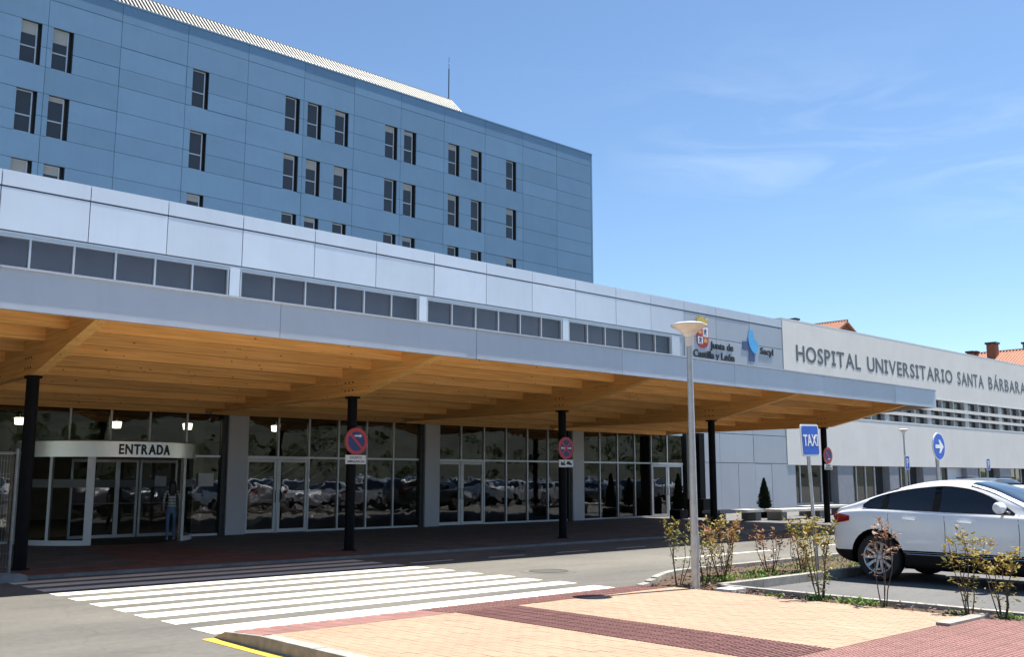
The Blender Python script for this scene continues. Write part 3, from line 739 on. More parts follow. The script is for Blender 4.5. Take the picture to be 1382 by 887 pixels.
# clerestory
CZ0, CZ1 = 6.28, 7.86
for k in range(5):
    xa, xb = PC[k]+.21-.04, PC[k+1]-.21-.04
    if k == 4: xb = 34.5
    nw = 6; st = (xb-xa)/nw
    for i in range(nw):
        p0, p1 = xa+i*st, xa+(i+1)*st
        hb('clerestory_pane', p0+.026, p1-.026, HY+.115, HY+.125, CZ0+.05, CZ1-.045, 'glass_clere')
        hb('mullion', p1-.026, p1+.026, HY+.03, HY+.16, CZ0+.05, CZ1-.045, 'alu')
    hb('mullion', xa-.026, xa+.026, HY+.03, HY+.16, CZ0+.05, CZ1-.045, 'alu')
    hb('head_rail', xa-.05, xb+.05, HY+.02, HY+.16, CZ1-.045, CZ1+.015, 'alu')
    hb('sill_rail', xa-.05, xb+.05, HY+.0, HY+.16, CZ0-.02, CZ0+.05, 'alu_light')
    hb('clerestory_pier', xb+.05, PC[k+1]+.21-.09, HY+.01, HY+.15, CZ0-.05, CZ1+.05, 'panel_silver')
hb('clerestory_pier', 34.55, 35.44, HY+.03, HY+.15, CZ0-.05, CZ1+.1, 'panel_grey')
hb('clerestory_back', -2, 35.4, HY+.62, HY+.7, 6.0, 8.3, 'blind')
hb('head_flashing', -7, 35.4, HY+.015, HY+.12, 7.88, 7.955, 'alu')
# ground floor glazing
GY = 26.60; GZ0, GZ1, TR = SW_Z, 3.50, 2.26
def pane(p0, p1, z0, z1): hb('glass_pane', p0+.025, p1-.025, GY-.006, GY+.006, z0, z1, 'glass_hall')
for k in range(5):
    c0 = PC[k]
    hb('pilaster', c0-.31, c0+.31, 26.42, 26.78, GZ0, GZ1+.2, 'pilaster_grey')
    hb('frame_post', c0-.46, c0-.312, 26.50, 26.72, GZ0, GZ1, 'frame_dark')
hb('pilaster', PC[5]-.30, PC[5]+.36, 26.46, 26.98, GZ0, GZ1+.2, 'frame_dark')
DOORS = {2: (0, 1), 3: (0, 1), 4: (4, 5)}
for k in range(5):
    xa, xb = PC[k]+.31, PC[k+1]-.46; st = (xb-xa)/6
    hb('head_rail', xa, xb, GY-.05, GY+.05, GZ1-.05, GZ1+.06, 'alu')
    for i in range(6):
        p0, p1 = xa+i*st, xa+(i+1)*st
        pane(p0, p1, TR+.03, GZ1-.05)
        drum = (k == 1 and p1 > 7.6 and p0 < 12.2)
        if i < 5 and not (drum and p1 < 12.0): hb('mullion', p1-.025, p1+.025, GY-.055, GY+.07, GZ0, GZ1-.05, 'alu')
        elif i < 5 and p1 < 12.3: hb('mullion', p1-.025, p1+.025, GY-.055, GY+.07, 2.62, GZ1-.05, 'alu')
        isdoor = i in DOORS.get(k, ())
        if not drum and not isdoor:
            pane(p0, p1, GZ0+.06, TR-.03)
            hb('bottom_rail', p0+.025, p1-.025, GY-.05, GY+.06, GZ0, GZ0+.06, 'alu')
            hb('transom', p0+.025, p1-.025, GY-.05, GY+.06, TR-.03, TR+.03, 'alu')
        if isdoor:
            hb('transom', p0+.025, p1-.025, GY-.06, GY+.06, TR-.06, TR+.03, 'alu')
            leaf = MB(); fw_ = .075; z0, z1 = GZ0+.015, TR-.07; a, b_ = p0+.035, p1-.035
            leaf.box(a, a+fw_, GY-.045, GY+.03, z0, z1).box(b_-fw_, b_, GY-.045, GY+.03, z0, z1).box(a+fw_, b_-fw_, GY-.045, GY+.03, z1-fw_, z1).box(a+fw_, b_-fw_, GY-.045, GY+.03, z0, z0+.10)
            dr = leaf.build('door', 'alu_light' if k < 4 else 'alu', hall)
            MB().box(a+fw_, b_-fw_, GY-.012, GY-.002, z0+.10, z1-fw_).build('pane', 'glass_hall', dr)
            hx = b_-fw_/2 if i % 2 == 0 else a+fw_/2
            MB().tube([(hx, GY-.05, .95), (hx, GY-.10, .97), (hx, GY-.10, 1.27), (hx, GY-.05, 1.29)], .013, 6).build('handle', 'frame_dark', dr)
for (p0, p1) in ((6.87, 7.66), (12.24, 13.17)):
    pane(p0, p1, GZ0+.06, TR-.03); hb('bottom_rail', p0, p1, GY-.05, GY+.06, GZ0, GZ0+.06, 'alu'); hb('transom', p0, p1, GY-.05, GY+.06, TR-.03, TR+.03, 'alu')
# interior
MB().box(-7, 35.3, 26.72, 41, -.05, SW_Z-.006).build('floor', 'interior_floor', hall)
MB().box(-7, 35.3, 26.9, 41, 3.72, 3.8).build('ceiling', 'interior_ceil', hall)
MB().box(-7, 35.3, 41, 41.2, 0, 3.8).box(35.31, 35.4, 27.3, 41, 0, 3.8).box(-7.2, -7, 26.9, 41, 0, 3.8).build('inner_wall', 'interior_wall', hall)
for i, (cx, cy) in enumerate(((9.4, 33.2), (15.6, 33.2), (22.4, 33.0), (29.0, 33.2))):
    MB().lathe([(.22, SW_Z), (.22, 3.72)], (cx, cy, 0), 14).build('inner_column', 'interior_ceil', hall, smooth=True)
for i, (px, pz, lab) in enumerate(((8.76, 3.24, 'seen left of the first black column'), (11.48, 3.23, 'above the middle of the revolving door'), (13.72, 3.26, 'above the right end of the revolving door'), (16.83, 3.30, 'in the bay right of the revolving door'))):
    pl = empty('pendant_lamp', (px, 30, pz-.12), label='glowing pendant lamp inside the hall '+lab, cat='lamp', group='pendant lamps in the hall')
    MB().lathe([(.12, pz+.10), (.15, pz+.09), (.125, pz-.09), (.001, pz-.10)], (px, 30, 0), 14).build('shade', 'pendant_glow', pl, smooth=True)
    MB().tube([(px, 30, pz+.09), (px, 30, 3.72)], .012, 5).build('rod', 'frame_dark', pl)
stair = empty('staircase', (18.5, 31.5, SW_Z), label='interior staircase rising to the right behind the second glazed bay', cat='staircase')
for k in range(17):
    MB().box(16.4+k*.29, 16.4+k*.29+.31, 31.0, 32.6, SW_Z+.17*(k+1)-.04, SW_Z+.17*(k+1)).build('step', 'concrete', stair)
for yy in (30.92, 32.62):
    MB().prism([(16.3, SW_Z), (16.6, SW_Z), (21.5, 2.85), (21.5, 3.12), (21.2, 3.12)], 1, yy, yy+.06).build('stringer', 'alu_light', stair)
    MB().tube([(16.3, yy+.03, 1.0), (21.2, yy+.03, 3.7)], .025, 6).build('handrail', 'alu_light', stair)
desk = empty('reception_desk', (24.5, 35, SW_Z), label='long pale reception desk inside the hall behind the third glazed bay', cat='desk')
MB().box(22.5, 27.0, 34.6, 35.4, SW_Z, 1.05).build('body', 'interior_wall', desk); MB().box(22.4, 27.1, 34.5, 35.5, 1.052, 1.10).build('top', 'slab_white', desk)

# silver lettering and emblem on the grey panels
LY = HY-.006
lg = empty('government_logo', (37.6, LY, 7.05), label='crest with gold crown and the words Junta de Castilla y León on grey panels', cat='sign')
text_wall('lettering', 'Junta de', 37.35, 39.15, 7.58, 7.90, LY, 'ink_black', lg, .03, .02)
text_wall('lettering', 'Castilla y León', 36.05, 39.22, 7.10, 7.42, LY, 'ink_black', lg, .03, .02)
def shield(x0, x1, z0, z1, n=7):
    w = x1-x0; pts = [(x0, z1), (x1, z1), (x1, z0+.32)]
    for i in range(1, n): a = i/n*math.pi; pts.append(((x0+x1)/2+w/2*math.cos(a), z0+.32-.32*math.sin(a)))
    return pts+[(x0, z0+.32)]
MB().prism(shield(36.33, 37.21, 7.52, 8.56), 1, LY-.02, LY).build('shield_base', 'logo_red', lg)
cxm = 36.77; czm = 8.05
for (a, b_, c_, d_, mt) in ((36.37, cxm-.01, czm+.01, 8.52, 'logo_red'), (cxm+.01, 37.17, czm+.01, 8.52, 'sign_white'), (36.40, cxm-.01, 7.72, czm-.01, 'sign_white'), (cxm+.01, 37.14, 7.72, czm-.01, 'logo_red')):
    MB().box(a, b_, LY-.032, LY-.021, c_, d_).build('quarter', mt, lg)
for (a, c_) in ((36.95, 8.30), (36.58, 7.90)):
    MB().prism([(a-.13,c_-.15),(a-.05,c_-.02),(a-.12,c_+.10),(a-.02,c_+.06),(a+.02,c_+.17),(a+.08,c_+.05),(a+.14,c_+.08),(a+.06,c_-.04),(a+.12,c_-.16),(a+.01,c_-.08)], 1, LY-.040, LY-.033).build('lion', 'logo_navy', lg)
for (a, c_) in ((36.56, 8.18), (36.95, 7.80)):
    MB().prism([(a-.11,c_),(a+.11,c_),(a+.11,c_+.16),(a+.07,c_+.16),(a+.07,c_+.11),(a+.03,c_+.11),(a+.03,c_+.21),(a-.03,c_+.21),(a-.03,c_+.11),(a-.07,c_+.11),(a-.07,c_+.16),(a-.11,c_+.16)], 1, LY-.040, LY-.033).build('castle', 'logo_gold', lg)
MB().prism([(36.40,8.60),(37.14,8.60),(37.22,8.95),(37.08,8.84),(37.02,9.0),(36.93,8.84),(36.77,9.04),(36.62,8.84),(36.52,9.0),(36.46,8.84),(36.32,8.95)], 1, LY-.03, LY).build('crown', 'logo_gold', lg)
lg2 = empty('health_service_logo', (41.2, LY, 7.2), label='dark blue cross with light blue shape beside the word Sacyl on the grey panels', cat='sign')
MB().prism([(39.95,8.16),(39.95,7.74),(40.44,7.74),(40.44,7.22),(40.92,7.22),(40.92,8.16)], 1, LY-.02, LY).build('cross', 'logo_navy', lg2)
bl = [(40.42,8.45),(40.50,8.72),(40.66,8.80),(40.82,8.70),(40.86,8.46),(40.92,8.30),(41.10,8.26),(41.25,8.12),(41.24,7.88),(41.10,7.70),(40.98,7.58),(40.84,7.64),(40.66,7.76),(40.50,7.96),(40.42,8.18)]
MB().prism(bl, 1, LY-.035, LY-.021).build('blue_shape', 'logo_cyan', lg2)
text_wall('lettering', 'Sacyl', 41.42, 42.55, 7.66, 7.98, LY, 'ink_black', lg2, .03, .014)

# ------------------------------------------------------------------ white wing
WX0, WX1 = 43.47, 92.0
wing = empty('hospital_wing', (65, 33, 0), label='long white rendered wing with louvred window bands and grey ground floor piers', cat='building')
def wb(name, x0, x1, y0, y1, z0, z1, mat): return box(name, x0, x1, y0, y1, z0, z1, mat, wing)
MB().box(WX0+.02, WX1, HY+.7, HY+16, 0, 9.3).build('core', 'concrete_dark', wing)
wb('wall', WX0, WX1, HY-.02, HY+.6, 6.46, 9.62, 'render_white')
wb('wall', WX0, WX1, HY-.02, HY+.6, 2.30, 4.84, 'render_white')
wb('wall', WX0, 48.6, HY-.02, HY+.6, 4.84, 6.46, 'render_white')
wb('coping', WX0-.02, WX1, HY-.024, HY+.65, 9.62, 9.69, 'alu_light')
wb('lower_lip', 48.6, WX1, HY-.03, HY+.0, 4.80, 4.87, 'alu_light')
wb('upper_lip', 48.6, WX1, HY-.03, HY+.0, 6.43, 6.50, 'alu_light')
wb('soffit', WX0, WX1, HY+.6, HY+.72, 2.28, 2.4, 'render_white')
gx = 48.6; gi = 0
while gx < 90:
    wb('pier', gx, gx+.45, HY+.05, HY+.55, 4.84, 6.46, 'pilaster_grey')
    for i in range(3):
        a = gx+.45+i*1.64
        wb('window_pane', a+.05, a+1.58, HY+.30, HY+.33, 4.88, 6.42, 'louvre_glass')
        wb('mullion', a+1.56, a+1.68, HY+.06, HY+.34, 4.86, 6.44, 'pilaster_grey')
    gx += 5.38
for (za, zb_) in ((5.26, 5.44), (5.74, 5.94)):
    wb('louvre_slat', 48.6, WX1, HY-.025, HY+.045, za, zb_, 'render_white')
# ground floor of the wing
gf = [('w',44.2,48.3),('p',48.3,49.9),('w',49.9,54.0),('p',54.0,55.1),('w',55.1,58.2),('p',58.2,60.6),('w',60.6,62.2),('d',62.2,64.3),('p',64.3,66.0),('w',66.0,69.5),('p',69.5,71.4),('w',71.4,75.0),('p',75,76.5),('w',76.5,80.5),('p',80.5,82.5),('w',82.5,88)]
wb('pier', 43.47, 44.2, HY+.02, HY+.6, 0.05, 2.30, 'panel_grey')
for kd, a, b_ in gf:
    if kd == 'p':
        wb('pier', a, b_, HY+.02, HY+.62, 0.05, 2.30, 'pier_grey')
    elif kd == 'd':
        wb('service_door', a+.04, b_-.04, HY+.36, HY+.42, 0.05, 2.28, 'panel_silver')
    else:
        nn = max(2, round((b_-a)/1.02)); st = (b_-a)/nn
        for i in range(nn):
            wb('window_pane', a+i*st+.03, a+(i+1)*st-.03, HY+.44, HY+.46, 0.40, 2.28, 'wing_glass')
            if i: wb('mullion', a+i*st-.03, a+i*st+.03, HY+.38, HY+.48, 0.40, 2.29, 'alu_light')
        wb('window_sill', a, b_, HY+.34, HY+.6, 0.05, 0.40, 'concrete')
for wd_, a, b_ in (('HOSPITAL', 44.66, 51.28), ('UNIVERSITARIO', 52.02, 62.98), ('SANTA', 63.72, 67.75), ('BÁRBARA', 68.55, 74.98)):
    words_on_wall(wd_, a, b_, 7.60, 8.39, HY-.022, 'letter_grey', wing, depth=.008, offset=0.017, serif_i=True)

# ------------------------------------------------------------------ timber canopy
can = empty('entrance_canopy', (16, 19, SW_Z), label='long timber entrance canopy with grey metal fascia on black columns', cat='canopy')
BX = [-1.13, 5.72, 12.59, 19.40, 26.22, 33.08]
def jz(y): return 4.20-.075*(y-16.0)
def dz_(y): return jz(y)+.30
for i, bx in enumerate(BX):
    b = MB().prism([(15.12, 4.18), (15.80, 4.13), (18.70, 3.485), (26.95, 3.485), (26.95, dz_(26.95)), (15.12, dz_(15.12))], 0, bx-.10, bx+.10).build('beam', 'wood_beam', can)
    bt = MB()
    for (yy, zz) in ((18.85,3.62),(19.0,3.62),(19.15,3.62),(18.85,3.80),(19.0,3.80),(19.15,3.80)):
        bt.lathe([(.001,-.012),(.022,-.012),(.022,0)], (bx-.10, yy, zz), 8, axis=0)
    bt.build('bolt_group', 'frame_dark', b)
    c = MB().lathe([(.001, SW_Z), (.11, SW_Z), (.11, 3.44), (.001, 3.44)], (bx, 19.0, 0), 20).build('column', 'col_black', can, smooth=True)
    MB().box(bx-.12, bx+.12, 18.87, 19.13, 3.44, 3.484).build('cap_plate', 'col_black', c)
    MB().lathe([(.17, SW_Z), (.17, SW_Z+.015), (.111, SW_Z+.015)], (bx, 19.0, 0), 20).build('base_plate', 'col_black', c)
for xa, xb in zip(BX[:-1], BX[1:]):
    for k in range(10):
        y = 15.92+k*1.15
        box('joist', xa+.101, xb-.101, y-.065, y+.065, jz(y), dz_(y)-.005, 'wood_joist', can)
xa = BX[0]-4
for k in range(10):
    y = 15.92+k*1.15; box('joist', xa, BX[0]-.101, y-.065, y+.065, jz(y), dz_(y)-.005, 'wood_joist', can)
MB().prism([(15.02, dz_(15.02)), (26.95, dz_(26.95)), (26.95, dz_(26.95)+.04), (15.02, dz_(15.02)+.04)], 0, -5.2, 33.40).build('deck', 'wood_joist', can)
MB().prism([(15.02, dz_(15.02)+.042), (26.95, dz_(26.95)+.042), (26.95, dz_(26.95)+.075), (15.02, dz_(15.02)+.075)], 0, -5.2, 33.40).build('roof_membrane', 'zinc', can)
MB().box(-5.2, 33.40, 15.02, 15.11, 4.06, 4.55).build('edge_board', 'wood_joist', can)
MB().box(-5.2, 33.38, 26.80, 26.94, jz(26.9)-.02, dz_(26.9)).build('wall_plate', 'wood_joist', can)
FJ = [-5.2, -0.5, 3.95, 8.40, 12.82, 17.25, 21.70, 26.10, 30.55, 33.46]
for xa, xb in zip(FJ[:-1], FJ[1:]):
    dy = random.uniform(-.003,.003)
    MB().prism([(14.94+dy,4.015),(15.018,4.015),(15.018,4.60),(15.06,4.66),(14.90+dy,4.63),(14.90+dy,4.60),(14.94+dy,4.59)], 0, xa+.004, xb-.004).build('fascia_panel', 'zinc', can)
MB().prism([(15.02,4.02),(26.95,3.42),(26.95,dz_(26.95)+.1),(15.02,4.64)], 0, 33.405, 33.455).build('end_fascia', 'zinc', can)

# ------------------------------------------------------------------ revolving door
DX, DY, DR = 9.95, 26.55, 2.2
rd = empty('revolving_door', (DX, DY, SW_Z), label='round revolving door drum with steel band reading ENTRADA', cat='revolving door')
def ang(th): return R(th)-math.pi/2
MB().lathe([(DR, 2.16), (DR+.03, 2.16), (DR+.03, 2.54), (DR-.05, 2.57), (DR-.05, 2.16), (DR, 2.16)], (DX, DY, 0), 72, a0=ang(-100), a1=ang(100)).build('drum_band', 'band_steel', rd, smooth=True)
MB().lathe([(.001, 2.50), (DR-.05, 2.50)], (DX, DY, 0), 48).build('drum_roof', 'frame_dark', rd)
MB().lathe([(.001, SW_Z+.006), (DR-.03, SW_Z+.006)], (DX, DY, 0), 48).build('floor_mat', 'rubber', rd)
def drum_post(th, w, mat='alu_light'):
    MB().lathe([(DR-.05, SW_Z), (DR+.025, SW_Z), (DR+.025, 2.16), (DR-.05, 2.16), (DR-.05, SW_Z)], (DX, DY, 0), 3, a0=ang(th-w/2), a1=ang(th+w/2)).build('post', mat, rd)
drum_post(-29, 4.6); drum_post(-54, 2.0); drum_post(-84, 2.6); drum_post(38.5, 3.6); drum_post(66, 1.6); drum_post(90, 2.6)
for (a, b_) in ((-84, -54), (-54, -29), (38.5, 66), (66, 90)):
    MB().lathe([(DR-.012, SW_Z+.12), (DR-.012, 2.16)], (DX, DY, 0), 10, a0=ang(a), a1=ang(b_)).build('curved_glass', 'glass_door', rd, smooth=True)
    MB().lathe([(DR-.05, SW_Z), (DR+.025, SW_Z), (DR+.025, SW_Z+.12), (DR-.05, SW_Z+.12)], (DX, DY, 0), 10, a0=ang(a), a1=ang(b_)).build('base_rail', 'alu_light', rd, smooth=True)
    MB().lathe([(DR-.004, 1.42), (DR-.004, 1.62)], (DX, DY, 0), 10, a0=ang(a), a1=ang(b_)).build('frosted_strip', 'frosted', rd, smooth=True)
LFY = 26.95
for (a, b_) in ((9.2, 10.42), (10.42, 10.98), (11.02, 12.08)):
    lf = MB(); z0, z1 = SW_Z+.03, 2.14
    lf.box(a, a+.06, LFY-.03, LFY+.03, z0, z1).box(b_-.06, b_, LFY-.03, LFY+.03, z0, z1).box(a+.06, b_-.06, LFY-.03, LFY+.03, z1-.07, z1).box(a+.06, b_-.06, LFY-.03, LFY+.03, z0, z0+.08)
    l = lf.build('door_leaf', 'alu', rd); MB().box(a+.06, b_-.06, LFY-.006, LFY+.006, z0+.08, z1-.07).build('pane', 'glass_door', l)
    MB().box(a+.06, b_-.06, LFY-.012, LFY-.007, 1.40, 1.60).build('frosted_strip', 'frosted', l)
    MB().tube([(a+.08, LFY-.05, .98), (b_-.08, LFY-.05, .98)], .016, 6).build('push_bar', 'alu', l)
MB().box(11.45, 11.78, LFY-.02, LFY-.013, 1.42, 1.70).build('paper_notice', 'paper', rd)
th0, th1 = -13.5, 21.0; word = 'ENTRADA'
hbx = bbox2(text_mesh('H', 1, 0)); s_ = .23/(hbx[3]-hbx[2]); gl_ = []; x = 0
for ch in word:
    me = text_mesh(ch, 1, .02/s_, .03, 'ink_black'); b_ = bbox2(me); gl_.append((me, b_, x)); x += b_[1]-b_[0]+.10
tot = x-.10; arc = R(th1-th0)*(DR+.032); kx = arc/tot
for me, b_, gx in gl_:
    wch = b_[1]-b_[0]; th = R(th0)+(gx+wch/2)*kx/(DR+.032)
    for v in me.vertices: v.co = Vector(((v.co.x-(b_[0]+b_[1])/2)*kx, v.co.y*s_, v.co.z*s_))
    o = bpy.data.objects.new('letter', me); COL.objects.link(o)
    o.location = (DX+(DR+.036)*math.sin(th), DY-(DR+.036)*math.cos(th), 2.235); o.rotation_euler = (R(90), 0, th); adopt(o, rd)
tag(MB().box(12.52, 12.98, GY-.075, GY-.062, 1.42, 1.78).build('window_notice', 'paper'), 'white printed notice taped to the glass right of the revolving door', 'notice')

# person walking in through the revolving door
def person(px, py, h):
    p = empty('person', (px, py, SW_Z+.006), label='person with long dark hair in striped top and jeans walking into the revolving door', cat='person')
    s = h/1.62
    J = [(0,0,.86,.105),(0,0,1.02,.10),(0,.01,1.18,.115),(0,.01,1.32,.10),(0,0,1.41,.045),(0,-.005,1.50,.075),(0,0,1.57,.07),
         (.17,.01,1.31,.048),(.21,.03,1.08,.036),(.20,-.07,.88,.03),(.20,-.10,.80,.033),
         (-.17,.01,1.31,.048),(-.21,.03,1.08,.036),(-.20,-.05,.88,.03),(-.20,-.08,.80,.033),
         (.085,0,.80,.085),(.09,-.05,.45,.058),(.09,.03,.09,.042),(.09,-.10,.035,.035),
         (-.085,0,.80,.085),(-.09,.06,.45,.058),(-.09,.16,.12,.042),(-.09,.05,.04,.035)]
    E_ = [(0,1),(1,2),(2,3),(3,4),(4,5),(5,6),(3,7),(7,8),(8,9),(9,10),(3,11),(11,12),(12,13),(13,14),(0,15),(15,16),(16,17),(17,18),(0,19),(19,20),(20,21),(21,22)]
    me = bpy.data.meshes.new('body'); me.from_pydata([(a*s, -b*s, c*s) for a, b, c, r in J], E_, [])
    o = bpy.data.objects.new('body', me); COL.objects.link(o)
    sk = o.modifiers.new('skin', 'SKIN'); sk.use_smooth_shade = True
    for i, j in enumerate(J):
        me.skin_vertices[0].data[i].radius = (j[3]*s, j[3]*s*.85); me.skin_vertices[0].data[i].use_root = (i == 0)
    o.modifiers.new('sub', 'SUBSURF').levels = 2
    dg = bpy.context.evaluated_depsgraph_get(); m2 = bpy.data.meshes.new_from_object(o.evaluated_get(dg)); bpy.data.objects.remove(o)
    m2.materials.clear()
    for k in ('skin', 'striped_shirt', 'denim', 'shoe'): m2.materials.append(MATS[k])
    for f in m2.polygons:
        c = f.center/s; f.use_smooth = True
        f.material_index = 3 if c.z < .09 else 2 if c.z < .93 and abs(c.x) < .18 else 1 if (c.z < 1.40 and (abs(c.x) < .19 or c.z > 1.02)) else 0
    link('body', m2, None, p, None, True)
    hm = MB().lathe([(.001,1.64*s),(.05*s,1.63*s),(.088*s,1.57*s),(.096*s,1.49*s),(.10*s,1.40*s),(.11*s,1.30*s),(.08*s,1.22*s),(.001,1.21*s)], (0,-.035,0), 14)
    hm.build('hair', 'hair_dark', p, smooth=True, local=True)
    p.rotation_euler = (0, 0, R(-20)); return p
person(11.1, 24.98, 1.52)

# ------------------------------------------------------------------ signs, lamps, street furniture
def disc(mb, c, r, y0, y1, n=36, sx=1.0):
    mb.prism([(c[0]+r*sx*math.cos(2*math.pi*i/n), c[1]+r*math.sin(2*math.pi*i/n)) for i in range(n)], 1, y0, y1); return mb
def ring(mb, c, r0, r1, y0, y1, n=36):
    mb.lathe([(r0, y0), (r1, y0), (r1, y1), (r0, y1), (r0, y0)], (c[0], 0, c[1]), n, axis=1); return mb
def slash(mb, c, r, a, w, y0, y1):
    d = Vector((math.cos(a), math.sin(a))); p = Vector((-d.y, d.x))*w/2; cc = Vector(c)
    mb.prism([tuple(cc-d*r-p), tuple(cc+d*r-p), tuple(cc+d*r+p), tuple(cc-d*r+p)], 1, y0, y1); return mb
def no_parking(x, zc, y, kind, label):
    e = empty('no_parking_sign', (x, y, zc), label=label, cat='traffic sign', group='no parking signs on the canopy columns'); r = .30
    disc(MB(), (x, zc), r, y, y+.02).build('plate', 'steel_galv', e)
    disc(MB(), (x, zc), .225, y-.004, y-.001).build('blue_disc', 'sign_navy', e)
    ring(MB(), (x, zc), .222, r, y-.008, y-.001).build('red_ring', 'sign_red', e)
    slash(MB(), (x, zc), .228, R(135), .055, y-.007, y-.0042).build('red_slash', 'sign_red', e)
    if kind == 2: slash(MB(), (x, zc), .228, R(45), .055, y-.0065, y-.0041).build('red_slash', 'sign_red', e)
    def arrow(cx, cz, s, dr):
        MB().prism([(cx-dr*s, cz-.016), (cx+dr*s*.35, cz-.016), (cx+dr*s*.35, cz-.042), (cx+dr*s, cz), (cx+dr*s*.35, cz+.042), (cx+dr*s*.35, cz+.016), (cx-dr*s, cz+.016)], 1, y-.010, y-.0075).build('arrow', 'sign_white', e)
    if kind == 1: arrow(x+.05, zc+.12, .10, 1)
    if kind == 2: arrow(x+.13, zc, .075, 1); arrow(x-.13, zc, .075, -1)
    if kind == 3: arrow(x+.04, zc-.13, .08, 1)
    pz = zc-.41
    MB().box(x-.27, x+.27, y-.002, y+.014, pz-.10, pz+.10).build('plate_below', 'sign_white', e)
    if kind in (1, 3):
        text_wall('lettering', 'EXCEPTO', x-.16, x+.16, pz+.018, pz+.068, y-.003, 'ink_black', e, .004, .006)
        text_wall('lettering', 'AMBULANCIAS', x-.23, x+.23, pz-.068, pz-.018, y-.003, 'ink_black', e, .004, .006)
    else:   # tow-away pictogram
        MB().prism([(x-.21,pz-.05),(x-.03,pz-.05),(x-.03,pz-.01),(x-.08,pz-.01),(x-.05,pz+.06),(x-.08,pz+.06),(x-.13,pz+.0),(x-.16,pz+.04),(x-.20,pz+.04)], 1, y-.006, y-.003).build('pictogram', 'ink_black', e)
        MB().prism([(x+.0,pz-.02),(x+.21,pz-.05),(x+.21,pz-.0),(x+.16,pz+.02),(x+.12,pz+.055),(x+.05,pz+.06),(x+.02,pz+.02)], 1, y-.006, y-.003).build('pictogram', 'ink_black', e)
    MB().box(x-.05, x+.05, y+.021, 18.888, zc+.10, zc+.14).box(x-.05, x+.05, y+.021, 18.888, zc-.20, zc-.16).build('bracket', 'steel_galv', e)
no_parking(12.58, 2.47, 18.80, 1, 'no parking sign with one arrow on the column right of the revolving door')
no_parking(19.34, 2.45, 18.80, 2, 'no stopping cross sign with towing plate on the middle black column')
no_parking(32.97, 2.46, 18.80, 3, 'no parking sign on the last black column behind the taxi sign')

def rrect(x0, x1, z0, z1, r, n=5):
    pts = []
    for cx, cz, a0 in ((x1-r, z1-r, 0), (x0+r, z1-r, 90), (x0+r, z0+r, 180), (x1-r, z0+r, 270)):
        for i in range(n+1): a = R(a0+90*i/n); pts.append((cx+r*math.cos(a), cz+r*math.sin(a)))
    return pts
def square_sign(name, x, y, zb, w, h, txt, capf, label, cat, base=0.0, pole_r=.032, group=None, lean=0.0):
    e = empty(name, (x, y, base), label=label, cat=cat, group=group)
    MB().prism(rrect(x-w/2, x+w/2, zb, zb+h, .05), 1, y-.062, y-.044).build('plate', 'sign_white', e)
    MB().prism(rrect(x-w/2+.03, x+w/2-.03, zb+.03, zb+h-.03, .035), 1, y-.066, y-.0625).build('blue_field', 'sign_blue', e)
    tw = w*(.80 if len(txt) > 1 else .42); cz = zb+h*.5
    text_wall('lettering', txt, x-tw/2, x+tw/2, cz-capf*h/2, cz+capf*h/2, y-.067, 'sign_white', e, .004, .02)
    MB().lathe([(pole_r, base-.05), (pole_r, zb+h-.06), (.001, zb+h-.05)], (x, y, 0), 12).build('pole', 'steel_galv', e, smooth=True)
    MB().box(x-.06, x+.06, y-.0435, y-.02, zb+.12, zb+.16).box(x-.06, x+.06, y-.0435, y-.02, zb+h-.18, zb+h-.14).build('bracket', 'steel_galv', e)
    return e
ts = square_sign('taxi_sign', 15.48, 9.12, 2.02, .58, .55, 'TAXI', .34, 'blue square sign reading TAXI on a grey pole behind the shrubs', 'sign', base=.08); ts.rotation_euler = (R(-1.4), R(-1.6), 0)
square_sign('parking_sign', 43.0, 20.72, 2.02, .42, .62, 'P', .55, 'small blue P sign beside the far lamp post left of the arrow sign', 'traffic sign', base=.05, group='blue P parking signs')
square_sign('parking_sign', 53.97, 21.6, 2.05, .42, .62, 'P', .55, 'small blue P sign right of the arrow sign above the dark car', 'traffic sign', base=.05, group='blue P parking signs')
e = empty('arrow_sign', (22.18, 9.96, .1), label='round blue sign with white arrow pointing right on a grey pole', cat='traffic sign')
AX, AY, AZ = 22.18, 9.9, 2.35
disc(MB(), (AX, AZ), .31, AY, AY+.02, 40).build('plate', 'sign_white', e)
disc(MB(), (AX, AZ), .283, AY-.005, AY-.001, 40).build('blue_disc', 'sign_blue', e)
MB().prism([(AX-.2, AZ-.04), (AX+.03, AZ-.04), (AX-.03, AZ-.15), (AX+.04, AZ-.15), (AX+.21, AZ), (AX+.04, AZ+.15), (AX-.03, AZ+.15), (AX+.03, AZ+.04), (AX-.2, AZ+.04)], 1, AY-.009, AY-.0055).build('arrow', 'sign_white', e)
MB().lathe([(.04, .0), (.04, AZ+.2), (.001, AZ+.21)], (AX, AY+.06, 0), 12).build('pole', 'steel_galv', e, smooth=True)

